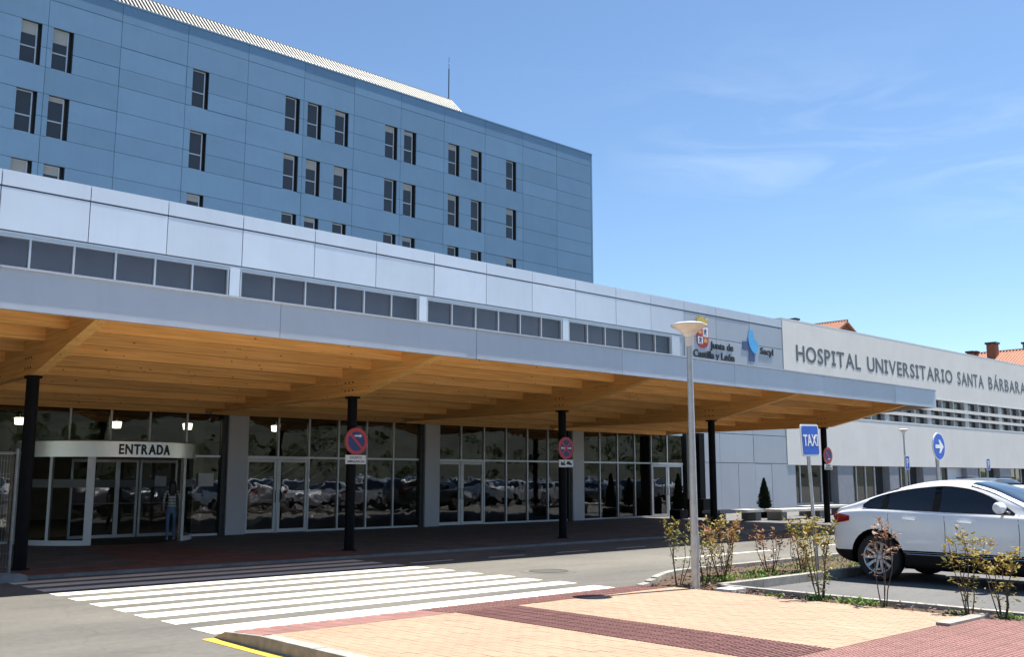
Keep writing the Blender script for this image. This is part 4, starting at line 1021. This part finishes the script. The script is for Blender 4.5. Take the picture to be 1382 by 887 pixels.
def street_lamp(x, y, z0, h, label):
    e = empty('street_lamp', (x, y, z0), label=label, cat='street lamp', group='street lamps with bowl heads')
    zt = z0+h
    MB().lathe([(.001, z0-.02), (.058, z0-.02), (.056, z0+.9), (.041, zt-.42), (.041, zt-.33), (.001, zt-.33)], (x, y, 0), 18).build('pole', 'steel_galv', e, smooth=True)
    MB().lathe([(.001, zt-.34), (.062, zt-.34), (.066, zt-.20), (.11, zt-.15), (.115, zt-.13), (.05, zt-.13)], (x, y, 0), 24).build('socket', 'lamp_white', e, smooth=True)
    MB().lathe([(.10, zt-.145), (.15, zt-.10), (.245, zt-.045), (.245, zt-.03), (.10, zt-.08)], (x, y, 0), 32).build('glass_bowl', 'lamp_opal', e, smooth=True)
    MB().lathe([(.25, zt-.05), (.262, zt-.04), (.262, zt-.022), (.20, zt+.0), (.10, zt+.012), (.001, zt+.015)], (x, y, 0), 32).build('lid', 'lamp_white', e, smooth=True)
    MB().box(x-.035, x+.035, y-.060, y-.045, z0+.45, z0+.75).build('hatch', 'steel_galv', e)
    return e
street_lamp(11.53, 8.70, .10, 3.78, 'tall grey lamp post with bowl head standing in the planting bed')
street_lamp(49.57, 23.93, .05, 4.10, 'distant grey lamp post in front of the white wing')

# wire fence panel at the far left
fe = empty('wire_fence', (4.1, 17.3, 0), label='galvanised wire mesh fence panel left of the first black column', cat='fence')
FY_ = 17.32
for xx in (2.95, 5.06): MB().tube([(xx, FY_, .02), (xx, FY_, 2.12)], .022, 8).build('post', 'galv_dull', fe)
for zz in (.14, 2.05): MB().tube([(2.95, FY_, zz), (5.06, FY_, zz)], .016, 6).build('rail', 'galv_dull', fe)
wm = MB()
for i in range(48): xx = 2.98+i*.044; wm.box(xx-.0018, xx+.0018, FY_-.002, FY_+.002, .14, 2.05)
for i in range(9): zz = .25+i*.21; wm.box(2.95, 5.06, FY_-.005, FY_-.0025, zz-.002, zz+.002)
o = wm.build('wire_mesh', 'galv_dull', fe); tag(o, kind='stuff')
fb = MB().prism([(4.55,.004),(5.32,.004),(5.30,.10),(5.20,.14),(4.66,.14),(4.57,.10)], 1, 17.18, 17.46).build('base_block', 'concrete_dark', fe)

# benches and planters by the canopy's right end
def bench(x0, x1, y0, y1, h, label, mat):
    b = empty('concrete_bench', ((x0+x1)/2, (y0+y1)/2, SW_Z), label=label, cat='bench', group='concrete benches outside the hall')
    MB().box(x0, x1, y0, y1, SW_Z+h-.10, SW_Z+h).build('seat', mat, b)
    MB().box(x0+.08, x0+.45, y0+.08, y1-.08, SW_Z, SW_Z+h-.102).build('leg', 'concrete_dark', b)
    MB().box(x1-.45, x1-.08, y0+.08, y1-.08, SW_Z, SW_Z+h-.102).build('leg', 'concrete_dark', b)
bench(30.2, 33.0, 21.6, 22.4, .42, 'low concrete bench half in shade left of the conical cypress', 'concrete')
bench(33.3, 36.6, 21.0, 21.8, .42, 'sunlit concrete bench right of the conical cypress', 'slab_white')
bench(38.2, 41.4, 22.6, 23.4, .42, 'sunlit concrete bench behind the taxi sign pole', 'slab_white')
def cypress(x, y, z0, h, r, label, pot):
    e = empty('cypress', (x, y, z0), label=label, cat='tree', group='clipped conical cypresses')
    if pot:
        MB().prism([(x-.26, y-.26), (x+.26, y-.26), (x+.26, y+.26), (x-.26, y+.26)], 2, z0, z0+.34).build('pot', 'col_black', e)
    zb0 = z0+(.35 if pot else .02)
    MB().tube([(x, y, zb0-.02), (x+.01, y, zb0+h*.8)], [.03, .008], 6).build('trunk', 'bark', e)
    m = MB(); rnd = random.Random(int(x*100))
    for i in range(2600):
        t = rnd.random()**1.25; a = rnd.uniform(0, 6.283); rr = r*(1-t)**.8*(0.72+.3*math.sin(a*5+t*13)*.3+rnd.uniform(-.2,.42))*min(1, .55+t*4); d = rnd.uniform(.55, 1.0)*rr
        c = Vector((x+d*math.cos(a), y+d*math.sin(a), zb0+.03+t*(h-.05))); ln = rnd.uniform(.04,.10); w = ln*.28
        dr = Vector((math.cos(a)*.45, math.sin(a)*.45, 1)).normalized(); sd = Vector((-math.sin(a), math.cos(a), 0))*w
        m.face([c-sd, c+sd, c+dr*ln], tone=rnd.random()); sd2 = Vector((math.cos(a), math.sin(a), 0))*w
        m.face([c-sd2, c+sd2, c+dr*ln*.9], tone=rnd.random())
    m.build('crown', 'cypress', e, tone=True, fix=False)
cypress(35.2, 23.0, SW_Z, 1.22, .33, 'dark conical cypress in front of the grey panels between two benches', True)
cypress(31.9, 24.8, SW_Z, 1.4, .33, 'dark conical cypress in shade behind the tall lamp post', True)
cypress(52.5, 25.3, SW_Z, 1.15, .28, 'small dark conical cypress by the white wing windows', True)
e = empty('facade_post', (33.85, 25.2, SW_Z), label='black square steel post on a dark base close to the hall end', cat='post')
MB().box(33.62, 33.98, 25.0, 25.3, SW_Z, 3.5).build('shaft', 'col_black', e)
MB().box(33.42, 34.28, 24.72, 25.6, SW_Z, .80).build('base', 'col_black', e)

# red tiled houses beyond the wing
def far_house(x0, x1, y0, y1, zw, zr, label, chimneys):
    h = empty('brick_house', ((x0+x1)/2, (y0+y1)/2, 0), label=label, cat='house')
    MB().box(x0+.3, x1-.3, y0+.3, y1-.3, -.06, zw-.26).build('wall', 'house_brick', h)
    xm = (x0+x1)/2
    rf = MB().prism([(x0-.3, zw-.1), (xm, zr), (x1+.3, zw-.1), (x1+.3, zw-.25), (xm, zr-.2), (x0-.3, zw-.25)], 1, y0-.3, y1+.3).build('roof', 'roof_tile', h)
    for ya, yb in ((y0+.02, y0+.25), (y1-.25, y1-.02)):
        MB().prism([(x0+.3, zw-.255), (xm, zr-.32), (x1-.3, zw-.255)], 1, ya, yb).build('gable', 'house_brick', h)
    m = MB(); yy = y0-.2
    while yy < y1+.3:
        m.tube([(x0-.3, yy, zw-.06), (xm, yy, zr+.05)], .09, 5); yy += .34
    tag(m.build('tile_rolls', 'roof_tile', rf), kind='stuff')
    MB().tube([(xm, y0-.3, zr+.04), (xm, y1+.3, zr+.04)], .14, 6).build('ridge', 'house_brick', rf)
    for (cx, cy, cw, zt) in chimneys:
        c = MB().box(cx-cw/2, cx+cw/2, cy-cw/2, cy+cw/2, zw-.2, zt-.2).build('chimney', 'house_brick', h)
        MB().box(cx-cw/2-.12, cx+cw/2+.12, cy-cw/2-.12, cy+cw/2+.12, zt-.2, zt).build('chimney_cap', 'frame_dark', c)
far_house(96.5, 105.5, 54.7, 72, 16.4, 18.95, 'red tiled gable roof showing above the word HOSPITAL', [(97.4, 58.9, .7, 19.35)])
far_house(109, 119, 30, 45.6, 12.9, 15.55, 'long red tiled roof with chimneys at the right edge above the white wing', [(112.6, 43.6, .95, 16.5), (111.4, 45.1, .6, 15.55), (110.6, 45.2, .6, 15.5), (115.0, 40.9, .6, 16.5)])

# ------------------------------------------------------------------ cars
def crv(pts):
    """smooth monotone-ish interpolation through control points"""
    xs = [p[0] for p in pts]; ys = [p[1] for p in pts]; n = len(xs)
    d = [(ys[i+1]-ys[i])/(xs[i+1]-xs[i]) for i in range(n-1)]
    m = [d[0]]+[0 if d[i-1]*d[i] <= 0 else 2*d[i-1]*d[i]/(d[i-1]+d[i]) for i in range(1, n-1)]+[d[-1]]
    def f(x):
        if x <= xs[0]: return ys[0]
        if x >= xs[-1]: return ys[-1]
        k = 0
        while x > xs[k+1]: k += 1
        h = xs[k+1]-xs[k]; t = (x-xs[k])/h
        return (2*t**3-3*t*t+1)*ys[k]+(t**3-2*t*t+t)*h*m[k]+(-2*t**3+3*t*t)*ys[k+1]+(t**3-t*t)*h*m[k+1]
    return f
COUPE = dict(L=4.86, W=.975, top=[(0,.93),(.04,1.08),(.12,1.155),(.30,1.205),(.65,1.335),(1.1,1.490),(1.5,1.585),(1.85,1.615),(2.2,1.595),(2.55,1.515),(2.95,1.345),(3.35,1.165),(3.52,1.10),(4.2,1.02),(4.6,.91),(4.80,.74),(4.86,.62)],
             belt=[(0,.90),(.05,1.02),(.25,1.09),(.8,1.125),(1.6,1.115),(2.8,1.075),(3.5,1.05),(4.2,.965),(4.6,.85),(4.86,.58)],
             low=[(0,.40),(.25,.29),(.7,.22),(4.2,.20),(4.86,.30)], wid=[(0,.76),(.06,.86),(.25,.945),(.7,.985),(1.2,1.0),(3.6,1.0),(4.2,.975),(4.6,.87),(4.8,.72),(4.86,.60)],
             axr=.86, axf=3.79, R=.375, glo=[(.60,1.185),(.70,1.160),(1.2,1.150),(2.6,1.118),(3.0,1.115)], gup=[(.60,1.195),(.68,1.270),(.92,1.362),(1.25,1.438),(1.6,1.485),(1.9,1.508),(2.25,1.475),(2.6,1.365),(2.85,1.225),(3.0,1.122)], pill=[1.83, .98], doors=[1.06, 1.97, 3.06], ws=(2.30, 3.42), rw=(.30, 1.15))
HATCH = dict(L=4.15, W=.89, top=[(0,.80),(.03,1.0),(.10,1.22),(.25,1.40),(.6,1.47),(1.2,1.50),(1.8,1.49),(2.2,1.44),(2.6,1.27),(3.0,1.05),(3.1,1.0),(3.6,.93),(3.95,.80),(4.1,.66),(4.15,.56)],
             belt=[(0,.76),(.03,.90),(.2,.98),(.8,1.0),(2.2,.96),(3.0,.93),(3.6,.87),(3.95,.75),(4.15,.52)],
             low=[(0,.36),(.3,.27),(3.6,.22),(4.15,.28)], wid=[(0,.80),(.06,.90),(.3,.965),(.9,1.0),(3.1,1.0),(3.6,.97),(3.95,.86),(4.1,.72),(4.15,.62)],
             axr=.72, axf=3.27, R=.315, glo=[(.42,1.05),(.8,1.03),(2.2,.995),(2.78,.985)], gup=[(.42,1.06),(.55,1.30),(.9,1.375),(1.5,1.395),(2.0,1.36),(2.35,1.24),(2.78,.990)], pill=[1.62, .85], doors=[.9, 1.75, 2.8], ws=(2.08, 3.02), rw=(.05, .26))
def make_car(name, P, paint, label, cat, group=None, hero=False):
    root = empty(name, (0, 0, 0), label=label, cat=cat, group=group)
    L, W = P['L'], P['W']; top, belt, low, wid = crv(P['top']), crv(P['belt']), crv(P['low']), crv(P['wid'])
    Y = lambda u: L/2-u            # rear at +Y, nose at -Y
    def section(u):
        w = W*wid(u); zl, zb, zt = low(u), min(belt(u), top(u)-.012), top(u); h = max(.012, zt-zb); k = min(1, h/.45)
        wr = w*(.90-.235*k)
        return [(0, zl), (.55*w, zl), (.86*w, zl+.005), (.955*w, zl+.05), (.985*w, max(zl+.10, .44)), (.997*w, max(zl+.16, .56)), (1.0*w, max(zl+.2, .72)), (.99*w, zb-.13 if zb-.13 > .75 else (zb+.75)/2), (.972*w, zb-.05), (.945*w, zb),
                (.915*w-.02*k*w, zb+.12*h), (wr+(.915*w-wr)*.55-.0*w, zb+.45*h), (wr+(.915*w-wr)*.22, zb+.76*h), (wr*.93, zb+.925*h), (wr*.72, zb+.985*h), (wr*.38, zt), (0, zt+.004)]
    def cr(pts, sub):
        out = []; n = len(pts)
        for i in range(n-1):
            p0, p1, p2, p3 = pts[max(i-1,0)], pts[i], pts[i+1], pts[min(i+2,n-1)]
            for s in range(sub):
                t = s/sub
                out.append(tuple(.5*((2*p1[a])+(-p0[a]+p2[a])*t+(2*p0[a]-5*p1[a]+4*p2[a]-p3[a])*t*t+(-p0[a]+3*p1[a]-3*p2[a]+p3[a])*t**3) for a in (0,1)))
        return out+[pts[-1]]
    sub = 3 if hero else 2
    us = sorted(set([0, .02, .05, .09, .14]+[.2+i*(L-.4)/(56 if hero else 34) for i in range(57 if hero else 35)]+[L-.14, L-.09, L-.05, L-.02, L]))
    m = MB(); rows = []
    for u in us:
        half = cr(section(u), sub); ring_ = [(x, Y(u), z) for x, z in half]+[(-x, Y(u), z) for x, z in half[-2:0:-1]]
        rows.append(ring_)
    n = len(rows[0])
    for r in rows: m.v += r
    for i in range(len(rows)-1):
        for j in range(n): m.f.append((i*n+j, i*n+(j+1) % n, (i+1)*n+(j+1) % n, (i+1)*n+j)); m.mi.append(0); m.tone.append(0)
    m.f.append(tuple(range(n))); m.f.append(tuple((len(rows)-1)*n+j for j in range(n))[::-1]); m.mi += [0, 0]; m.tone += [0, 0]
    me = m.mesh('body', [paint, 'plastic_black'], smooth=True)
    body = bpy.data.objects.new('body', me); COL.objects.link(body)
    cut = MB(); RA = P['R']+(.085 if hero else .06)
    for u in (P['axr'], P['axf']):
        for sx in (-1, 1):
            cut.lathe([(.001, sx*(W+.1)), (RA, sx*(W+.1)), (RA, sx*(W-.30)), (.001, sx*(W-.30))], (0, Y(u), P['R']), 30, axis=0, mi=1)
    cme = cut.mesh('cut', [paint, 'plastic_black'])
    co = bpy.data.objects.new('cut', cme); COL.objects.link(co)
    bo = body.modifiers.new('b', 'BOOLEAN'); bo.object = co; bo.operation = 'DIFFERENCE'; bo.solver = 'EXACT'
    dg = bpy.context.evaluated_depsgraph_get(); dg.update()
    m2 = bpy.data.meshes.new_from_object(body.evaluated_get(dg)); bpy.data.objects.remove(body); bpy.data.objects.remove(co)
    if len(m2.polygons) < 100: m2 = me
    clz = .49 if hero else .33
    for f in m2.polygons:
        f.use_smooth = True
        if f.center.z < clz: f.material_index = 1
    m2.set_sharp_from_angle(angle=R(38))
    body = link('body', m2, None, root, None, True)
    def hw(u, z):
        s = cr(section(u), 4); best = None
        for (x0, z0), (x1, z1) in zip(s[:-1], s[1:]):
            if z0 <= z <= z1 and x1 > 0: best = x0+(x1-x0)*(z-z0)/max(1e-9, z1-z0)
        return best if best is not None else max(p[0] for p in s)
    def zt_at(u, x):
        s = cr(section(u), 4); x = abs(x)
        for (x0, z0), (x1, z1) in reversed(list(zip(s[:-1], s[1:]))):
            if x1 <= x <= x0: return z0+(z1-z0)*(x0-x)/max(1e-9, x0-x1)
        return s[-1][1]
    glo, gup = crv(P['glo']), crv(P['gup']); ua, ub = P['glo'][0][0], P['glo'][-1][0]; off = .007
    for sx in (-1, 1):
        rows = []
        for i in range(29):
            u = ua+(ub-ua)*i/28; a, b = glo(u), max(gup(u), glo(u)+.002)
            rows.append([(sx*(hw(u, a+(b-a)*j/6)+off), Y(u), a+(b-a)*j/6) for j in range(7)])
        g_ = MB().grid(rows).build('side_window', 'car_glass', root, smooth='all', local=True)
        if hero:
            path = [(sx*(hw(u, glo(u))+off), Y(u), glo(u)-.006) for u in [ua+(ub-ua)*i/24 for i in range(25)]]+[(sx*(hw(u, gup(u))+off), Y(u), gup(u)+.006) for u in [ub-(ub-ua)*i/24 for i in range(25)]]
            MB().tube(path, .0085, 5, closed=True).build('trim', 'plastic_black', g_, local=True)
            for u in P['pill']:
                a, b = glo(u), gup(u); q = [(sx*(hw(u+du, z)+off+.004), Y(u+du), z) for du, z in ((-.05,a),(.05,a),(.05,b),(-.05,b))]
                mb = MB(); mb.face(q); mb.build('pillar', 'plastic_black', g_, local=True)
        for u in P['doors']:
            zz = [clz+.03+(glo(min(max(u,ua),ub))-clz-.04)*i/8 for i in range(9)]
            MB().tube([(sx*(hw(u+.02*math.sin(i/8*3.1), z)+.0005), Y(u+.02*math.sin(i/8*3.1)), z) for i, z in enumerate(zz)], .0045, 4).build('door_gap', 'plastic_black', body, local=True)
        for u in (P['doors'][0]+.26, P['doors'][1]+.22):
            z = belt(u)-.13; MB().tube([(sx*(hw(u,z)+.004), Y(u-.02), z), (sx*(hw(u,z)+.028), Y(u+.02), z+.004), (sx*(hw(u,z)+.028), Y(u+.19), z), (sx*(hw(u,z)+.004), Y(u+.22), z-.004)], .013, 6).build('door_handle', paint, root, local=True, smooth=True)
        um = P['glo'][-1][0]-.16; zm = glo(um)+.05; xm = hw(um, zm)
        mr = MB(); mr.lathe([(.001, -.13), (.06, -.115), (.085, -.05), (.088, .03), (.07, .10), (.03, .125), (.001, .13)], (0,0,0), 14, axis=0)
        mr.v = [(sx*(xm+.17)+v[0], Y(um)+v[1]*.95, zm+.04+v[2]*1.0) for v in mr.v]
        mi_ = mr.build('mirror', paint, root, smooth=True, local=True)
        MB().tube([(sx*(xm-.02), Y(um), zm-.04), (sx*(xm+.12), Y(um), zm-.01)], .022, 6).build('mirror_arm', 'plastic_black', mi_, local=True)
        # lights
        rows = []
        zt0, zt1 = belt(.1)-.125, belt(.1)+.02
        for i in range(11):
            u = .008+i*.038; k = i/10; a = zt0-.02+.05*k*k; b = zt1+.005-.015*k-(.03*k*k)
            rows.append([(sx*(hw(u, a+(b-a)*j/4)+.008), Y(u), a+(b-a)*j/4) for j in range(5)])
        MB().grid(rows).build('tail_light', 'tail_red', root, smooth='all', local=True)
        rows = []
        for i in range(9):
            u = L-.02-i*.055; k = i/8; a = belt(L-.25)-.13+.05*k; b = belt(L-.25)-.01+.02*k
            rows.append([(sx*(hw(u, a+(b-a)*j/3)+.006), Y(u), a+(b-a)*j/3) for j in range(4)])
        MB().grid(rows).build('headlight', 'chrome', root, smooth='all', local=True)
    def topglass(u0, u1, nm, f0, f1):
        rows = []
        for i in range(13):
            u = u0+(u1-u0)*i/12; s = section(u); e_ = s[12][0]*(f0+(f1-f0)*i/12)
            rows.append([(e_*(-1+2*j/12), Y(u), zt_at(u, e_*(-1+2*j/12))+.006) for j in range(13)])
        return MB().grid(rows).build(nm, 'car_glass', root, smooth='all', local=True)
    topglass(P['ws'][0], P['ws'][1], 'windscreen', .93, 1.05); topglass(P['rw'][0], P['rw'][1], 'rear_window', .9, .92)
    # wheels
    r = P['R']; key = 'wheel%.3f%d' % (r, hero)
    if key not in _unit:
        t_ = MB().lathe([(r*.66, -.105), (r*.93, -.112), (r*.985, -.085), (r, -.04), (r, .04), (r*.985, .085), (r*.93, .112), (r*.66, .105)], (0,0,0), 36, axis=0)
        rim = MB(); rr = r*.66
        rim.lathe([(rr, .105), (rr*1.01, .112), (rr*.95, .108), (rr*.90, .06), (rr*.90, -.09)], (0,0,0), 36, axis=0)
        rim.lathe([(.001, .085), (.035, .085), (.055, .07), (.06, .03)], (0,0,0), 16, axis=0)
        for k in range(5):
            a = 2*math.pi*k/5+.3
            for da in (-.30, .30):
                p0 = Vector((0, math.cos(a+da*.25)*.045, math.sin(a+da*.25)*.045)); p1 = Vector((0, math.cos(a+da*1.15)*rr*.62, math.sin(a+da*1.15)*rr*.62)); p2 = Vector((0, math.cos(a+da)*rr*.93, math.sin(a+da)*rr*.93))
                for qa, qb, w0, w1, x0, x1 in ((p0, p1, .022, .020, .07, .085), (p1, p2, .020, .026, .085, .098)):
                    d = (qb-qa).normalized(); sd = Vector((0, -d.z, d.y))
                    f4 = [qa-sd*w0+Vector((x0,0,0)), qa+sd*w0+Vector((x0,0,0)), qb+sd*w1+Vector((x1,0,0)), qb-sd*w1+Vector((x1,0,0))]; b4 = [v-Vector((.035,0,0)) for v in f4]
                    rim.face(f4)
                    for i in range(4): rim.face([f4[i], f4[(i+1)%4], b4[(i+1)%4], b4[i]])
        dk = MB().lathe([(rr*.95, .0), (.001, .0)], (0,0,0), 24, axis=0)
        dk.lathe([(r*.45, .02), (.001, .02)], (0,0,0), 24, axis=0, mi=0)
        _unit[key] = (t_.mesh('tyre', 'rubber', smooth=True), rim.mesh('rim', 'rim_alloy', smooth=True), dk.mesh('brake', 'rim_dark'))
    tm, rm, bm_ = _unit[key]
    for u in (P['axr'], P['axf']):
        for sx in (-1, 1):
            w = bpy.data.objects.new('wheel', tm); COL.objects.link(w); w.parent = root; w.location = (sx*(W-.15), Y(u), r); w.rotation_euler = (0, 0, 0 if sx > 0 else math.pi)
            for nm, me_ in (('rim', rm), ('brake_disc', bm_)):
                q = bpy.data.objects.new(nm, me_); COL.objects.link(q); q.parent = w
    if hero:
        for sx in (-1, 1):
            u = P['axf']; MB()
            rows = []
            pth = []
            for i in range(13):
                uu = 1.30+(3.33-1.30)*i/12; z = .50; pth.append((sx*(hw(uu, z)+.003), Y(uu), z))
            MB().tube(pth, .014, 6).build('sill_strip', 'plastic_black', body, local=True)
            MB().tube([(sx*(hw(u,.06+.47)+.002), Y(u), .455) for u in (1.35, 3.3)], .007, 6).build('sill_chrome', 'chrome', body, local=True)
    else:
        for sx in (-1, 1):
            pth = [(sx*.55, Y(u), top(u)+.02) for u in (.7, 1.0, 1.4, 1.8, 2.0)]
            MB().tube(pth, .016, 6).build('roof_rail', 'plastic_black', root, local=True)
    return root
hero = make_car('parked_car', COUPE, 'paint_white', 'white sloping-roof SUV parked beside the planting bed', 'car', 'cars parked by the planting bed', hero=True)
hero.location = (15.40+.975, 8.86-4.86/2, .004)
hatch = make_car('parked_car', HATCH, 'paint_black', 'black car with roof rails on the road seen over the white SUV roof', 'car', 'cars parked by the planting bed')
def recolour(c, paint):
    for o in [c]+list(c.children_recursive):
        if o.type == 'MESH' and o.name.split('.')[0] in ('body', 'mirror', 'door_handle'):
            o.material_slots[0].link = 'OBJECT'; o.material_slots[0].material = MATS[paint]
def park(src, x, y, rz, paint, label, group):
    c = copy_tree(src); c.location = (x, y, .004); c.rotation_euler = (0, 0, rz); c['label'] = label; c['group'] = group; recolour(c, paint); return c
hatch.location = (31.6, 12.4, .004); hatch.rotation_euler = (0, 0, R(90))
ORD = ['first', 'second', 'third', 'fourth', 'fifth', 'sixth', 'seventh', 'eighth', 'ninth', 'tenth', 'eleventh', 'twelfth', 'thirteenth', 'fourteenth', 'fifteenth', 'sixteenth', 'seventeenth', 'eighteenth', 'nineteenth', 'twentieth', 'twenty-first', 'twenty-second']
cols = ['white', 'silver', 'white', 'white', 'silver', 'red', 'silver', 'white', 'blue', 'white', 'white', 'red', 'silver', 'black', 'white', 'grey', 'white', 'blue', 'silver', 'red', 'white', 'black']
park(hatch, 22.6, 7.5, 0, 'paint_white', 'white hatchback parked behind the white SUV at the right edge', 'cars parked by the planting bed')
# the rest of that row and the car park across the road are mirrored in the hall glazing
for k in range(15):
    cname = cols[(k*7+2) % len(cols)]
    park(hatch if k % 3 else hero, 24.85+k*2.62+random.uniform(-.1,.1), 6.3+random.uniform(-.25,.25), math.pi if k % 4 == 1 else 0, 'paint_'+cname, '%s car mirrored in the hall glass, %s beyond the white hatchback' % (cname, ORD[k]), 'cars parked by the planting bed')
for k in range(14):
    cname = cols[(k*3+1) % len(cols)]
    park(hatch if k % 3 != 1 else hero, 18.4+k*2.62+random.uniform(-.1,.1), .7+random.uniform(-.25,.25), math.pi, 'paint_'+cname, '%s car mirrored in the hall glass, %s along the nose to nose row' % (cname, ORD[k]), 'cars parked nose to nose with the bed row')
for k, cname in enumerate(cols):
    park(hatch if k % 3 else hero, 18+k*2.75+random.uniform(-.1,.1), -9.8+random.uniform(-.3,.3), math.pi if k % 4 == 1 else 0, 'paint_'+cname, '%s car mirrored in the hall glass, %s along the row across the road' % (cname, ORD[k]), 'cars in the car park across the road')
hatch.scale = (1.06, 1.06, 1.10)
# green slope behind the car park
rows = []
for i in range(41):
    row = []
    for j in range(81):
        y = -46-i*2.4; x = -120+j*5.0; t = i/40
        row.append((x, y, -.05+(0 if i == 0 else 17.0*(t**.8)+.7*math.sin(x*.09+y*.05)*t+.25*math.sin(x*.6+y*.9))))
    rows.append(row)
tag(MB().grid(rows).build('hillside', 'hill_grass', smooth='all'), 'grassy slope behind the car park', kind='structure')
hs = MB(); rnd = random.Random(3)
for k in range(420):
    cx, t = rnd.uniform(-60, 200), rnd.uniform(.05, .95); cy = -46-t*96; cz = 17.0*t**.8; rr = rnd.uniform(.5, 1.8)
    for i in range(90):
        d = Vector((rnd.gauss(0,1), rnd.gauss(0,1), abs(rnd.gauss(0,1)))).normalized()*rr*rnd.uniform(.5,1); c = Vector((cx,cy,cz))+d
        a = Vector((rnd.gauss(0,1), rnd.gauss(0,1), rnd.gauss(0,1))).normalized()*.2; b = Vector((rnd.gauss(0,1), rnd.gauss(0,1), rnd.gauss(0,1))).normalized()*.2
        hs.face([c-a, c+b, c+a, c-b], tone=rnd.random())
tag(hs.build('hillside_scrub', 'hill_leaf', tone=True, fix=False), 'green scrub scattered over the slope behind the car park', 'bushes', kind='stuff')

# ------------------------------------------------------------------ shrubs in the planting bed
def leaf(m, c, d, ln, w, tone, rnd):
    d = d.normalized(); up = Vector((rnd.gauss(0,.4), rnd.gauss(0,.4), 1)); sd = d.cross(up)
    if sd.length < 1e-4: sd = Vector((1,0,0))
    sd = sd.normalized()*w; n = sd.cross(d).normalized()*ln*.12
    p1, p2 = c+d*ln*.35, c+d*ln*.72
    m.face([c, p1+sd-n*.0, p1+n*-.6, c], tone=tone) if False else None
    m.face([c, p1+sd, p2+sd*.8, c+d*ln], tone=tone); m.face([c, c+d*ln, p2-sd*.8, p1-sd], tone=tone)
def shrub(x, y, h, spread, nst, mat, dens, tone0, label, z0=.06, low=0.2):
    rnd = random.Random(int(x*1000+y*77))
    h *= .92
    e = empty('shrub', (x, y, z0), label=label, cat='shrub', group='young shrubs in the planting bed')
    m = MB()
    for s in range(nst):
        a = 2*math.pi*(s+rnd.uniform(-.3,.3))/nst; tp = Vector((x+math.cos(a)*spread*rnd.uniform(.35,1), y+math.sin(a)*spread*rnd.uniform(.35,1), z0+h*rnd.uniform(.72,1.02)))
        b0 = Vector((x+math.cos(a)*.03, y+math.sin(a)*.03, z0-.02)); md = (b0+tp)/2+Vector((rnd.gauss(0,.03), rnd.gauss(0,.03), 0))
        pts = [b0, (b0+md)/2+Vector((rnd.gauss(0,.012), rnd.gauss(0,.012), 0)), md, (md+tp)/2+Vector((rnd.gauss(0,.02), rnd.gauss(0,.02), 0)), tp]
        MB().tube(pts, [.008, .007, .006, .0045, .003], 5).build('stem', 'bark', e)
        def on(t):
            t *= 4; i = min(3, int(t)); return pts[i].lerp(pts[i+1], t-i)
        twigs = [(on(t), t) for t in [low+(1-low)*i/(dens) for i in range(dens+1)]]
        for c, t in twigs:
            if rnd.random() < .42 and t < .7: continue
            a2 = rnd.uniform(0, 6.283); ex = rnd.uniform(.02, .14)*(1.15-t*.6)
            cc = c+Vector((math.cos(a2)*ex, math.sin(a2)*ex, rnd.uniform(0,.05)))
            nl = rnd.randint(9, 14) if t > .72 else rnd.randint(3, 6)
            for i in range(nl):
                a3 = a2+i*2.4; up = rnd.uniform(.0, .9) if t > .75 else rnd.uniform(-.5, .6)
                d = Vector((math.cos(a3), math.sin(a3), up)); ln = rnd.uniform(.038, .085)
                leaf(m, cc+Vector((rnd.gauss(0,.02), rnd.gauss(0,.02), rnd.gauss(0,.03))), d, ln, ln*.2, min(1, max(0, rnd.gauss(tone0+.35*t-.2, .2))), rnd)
    m.build('foliage', mat, e, tone=True, fix=False)
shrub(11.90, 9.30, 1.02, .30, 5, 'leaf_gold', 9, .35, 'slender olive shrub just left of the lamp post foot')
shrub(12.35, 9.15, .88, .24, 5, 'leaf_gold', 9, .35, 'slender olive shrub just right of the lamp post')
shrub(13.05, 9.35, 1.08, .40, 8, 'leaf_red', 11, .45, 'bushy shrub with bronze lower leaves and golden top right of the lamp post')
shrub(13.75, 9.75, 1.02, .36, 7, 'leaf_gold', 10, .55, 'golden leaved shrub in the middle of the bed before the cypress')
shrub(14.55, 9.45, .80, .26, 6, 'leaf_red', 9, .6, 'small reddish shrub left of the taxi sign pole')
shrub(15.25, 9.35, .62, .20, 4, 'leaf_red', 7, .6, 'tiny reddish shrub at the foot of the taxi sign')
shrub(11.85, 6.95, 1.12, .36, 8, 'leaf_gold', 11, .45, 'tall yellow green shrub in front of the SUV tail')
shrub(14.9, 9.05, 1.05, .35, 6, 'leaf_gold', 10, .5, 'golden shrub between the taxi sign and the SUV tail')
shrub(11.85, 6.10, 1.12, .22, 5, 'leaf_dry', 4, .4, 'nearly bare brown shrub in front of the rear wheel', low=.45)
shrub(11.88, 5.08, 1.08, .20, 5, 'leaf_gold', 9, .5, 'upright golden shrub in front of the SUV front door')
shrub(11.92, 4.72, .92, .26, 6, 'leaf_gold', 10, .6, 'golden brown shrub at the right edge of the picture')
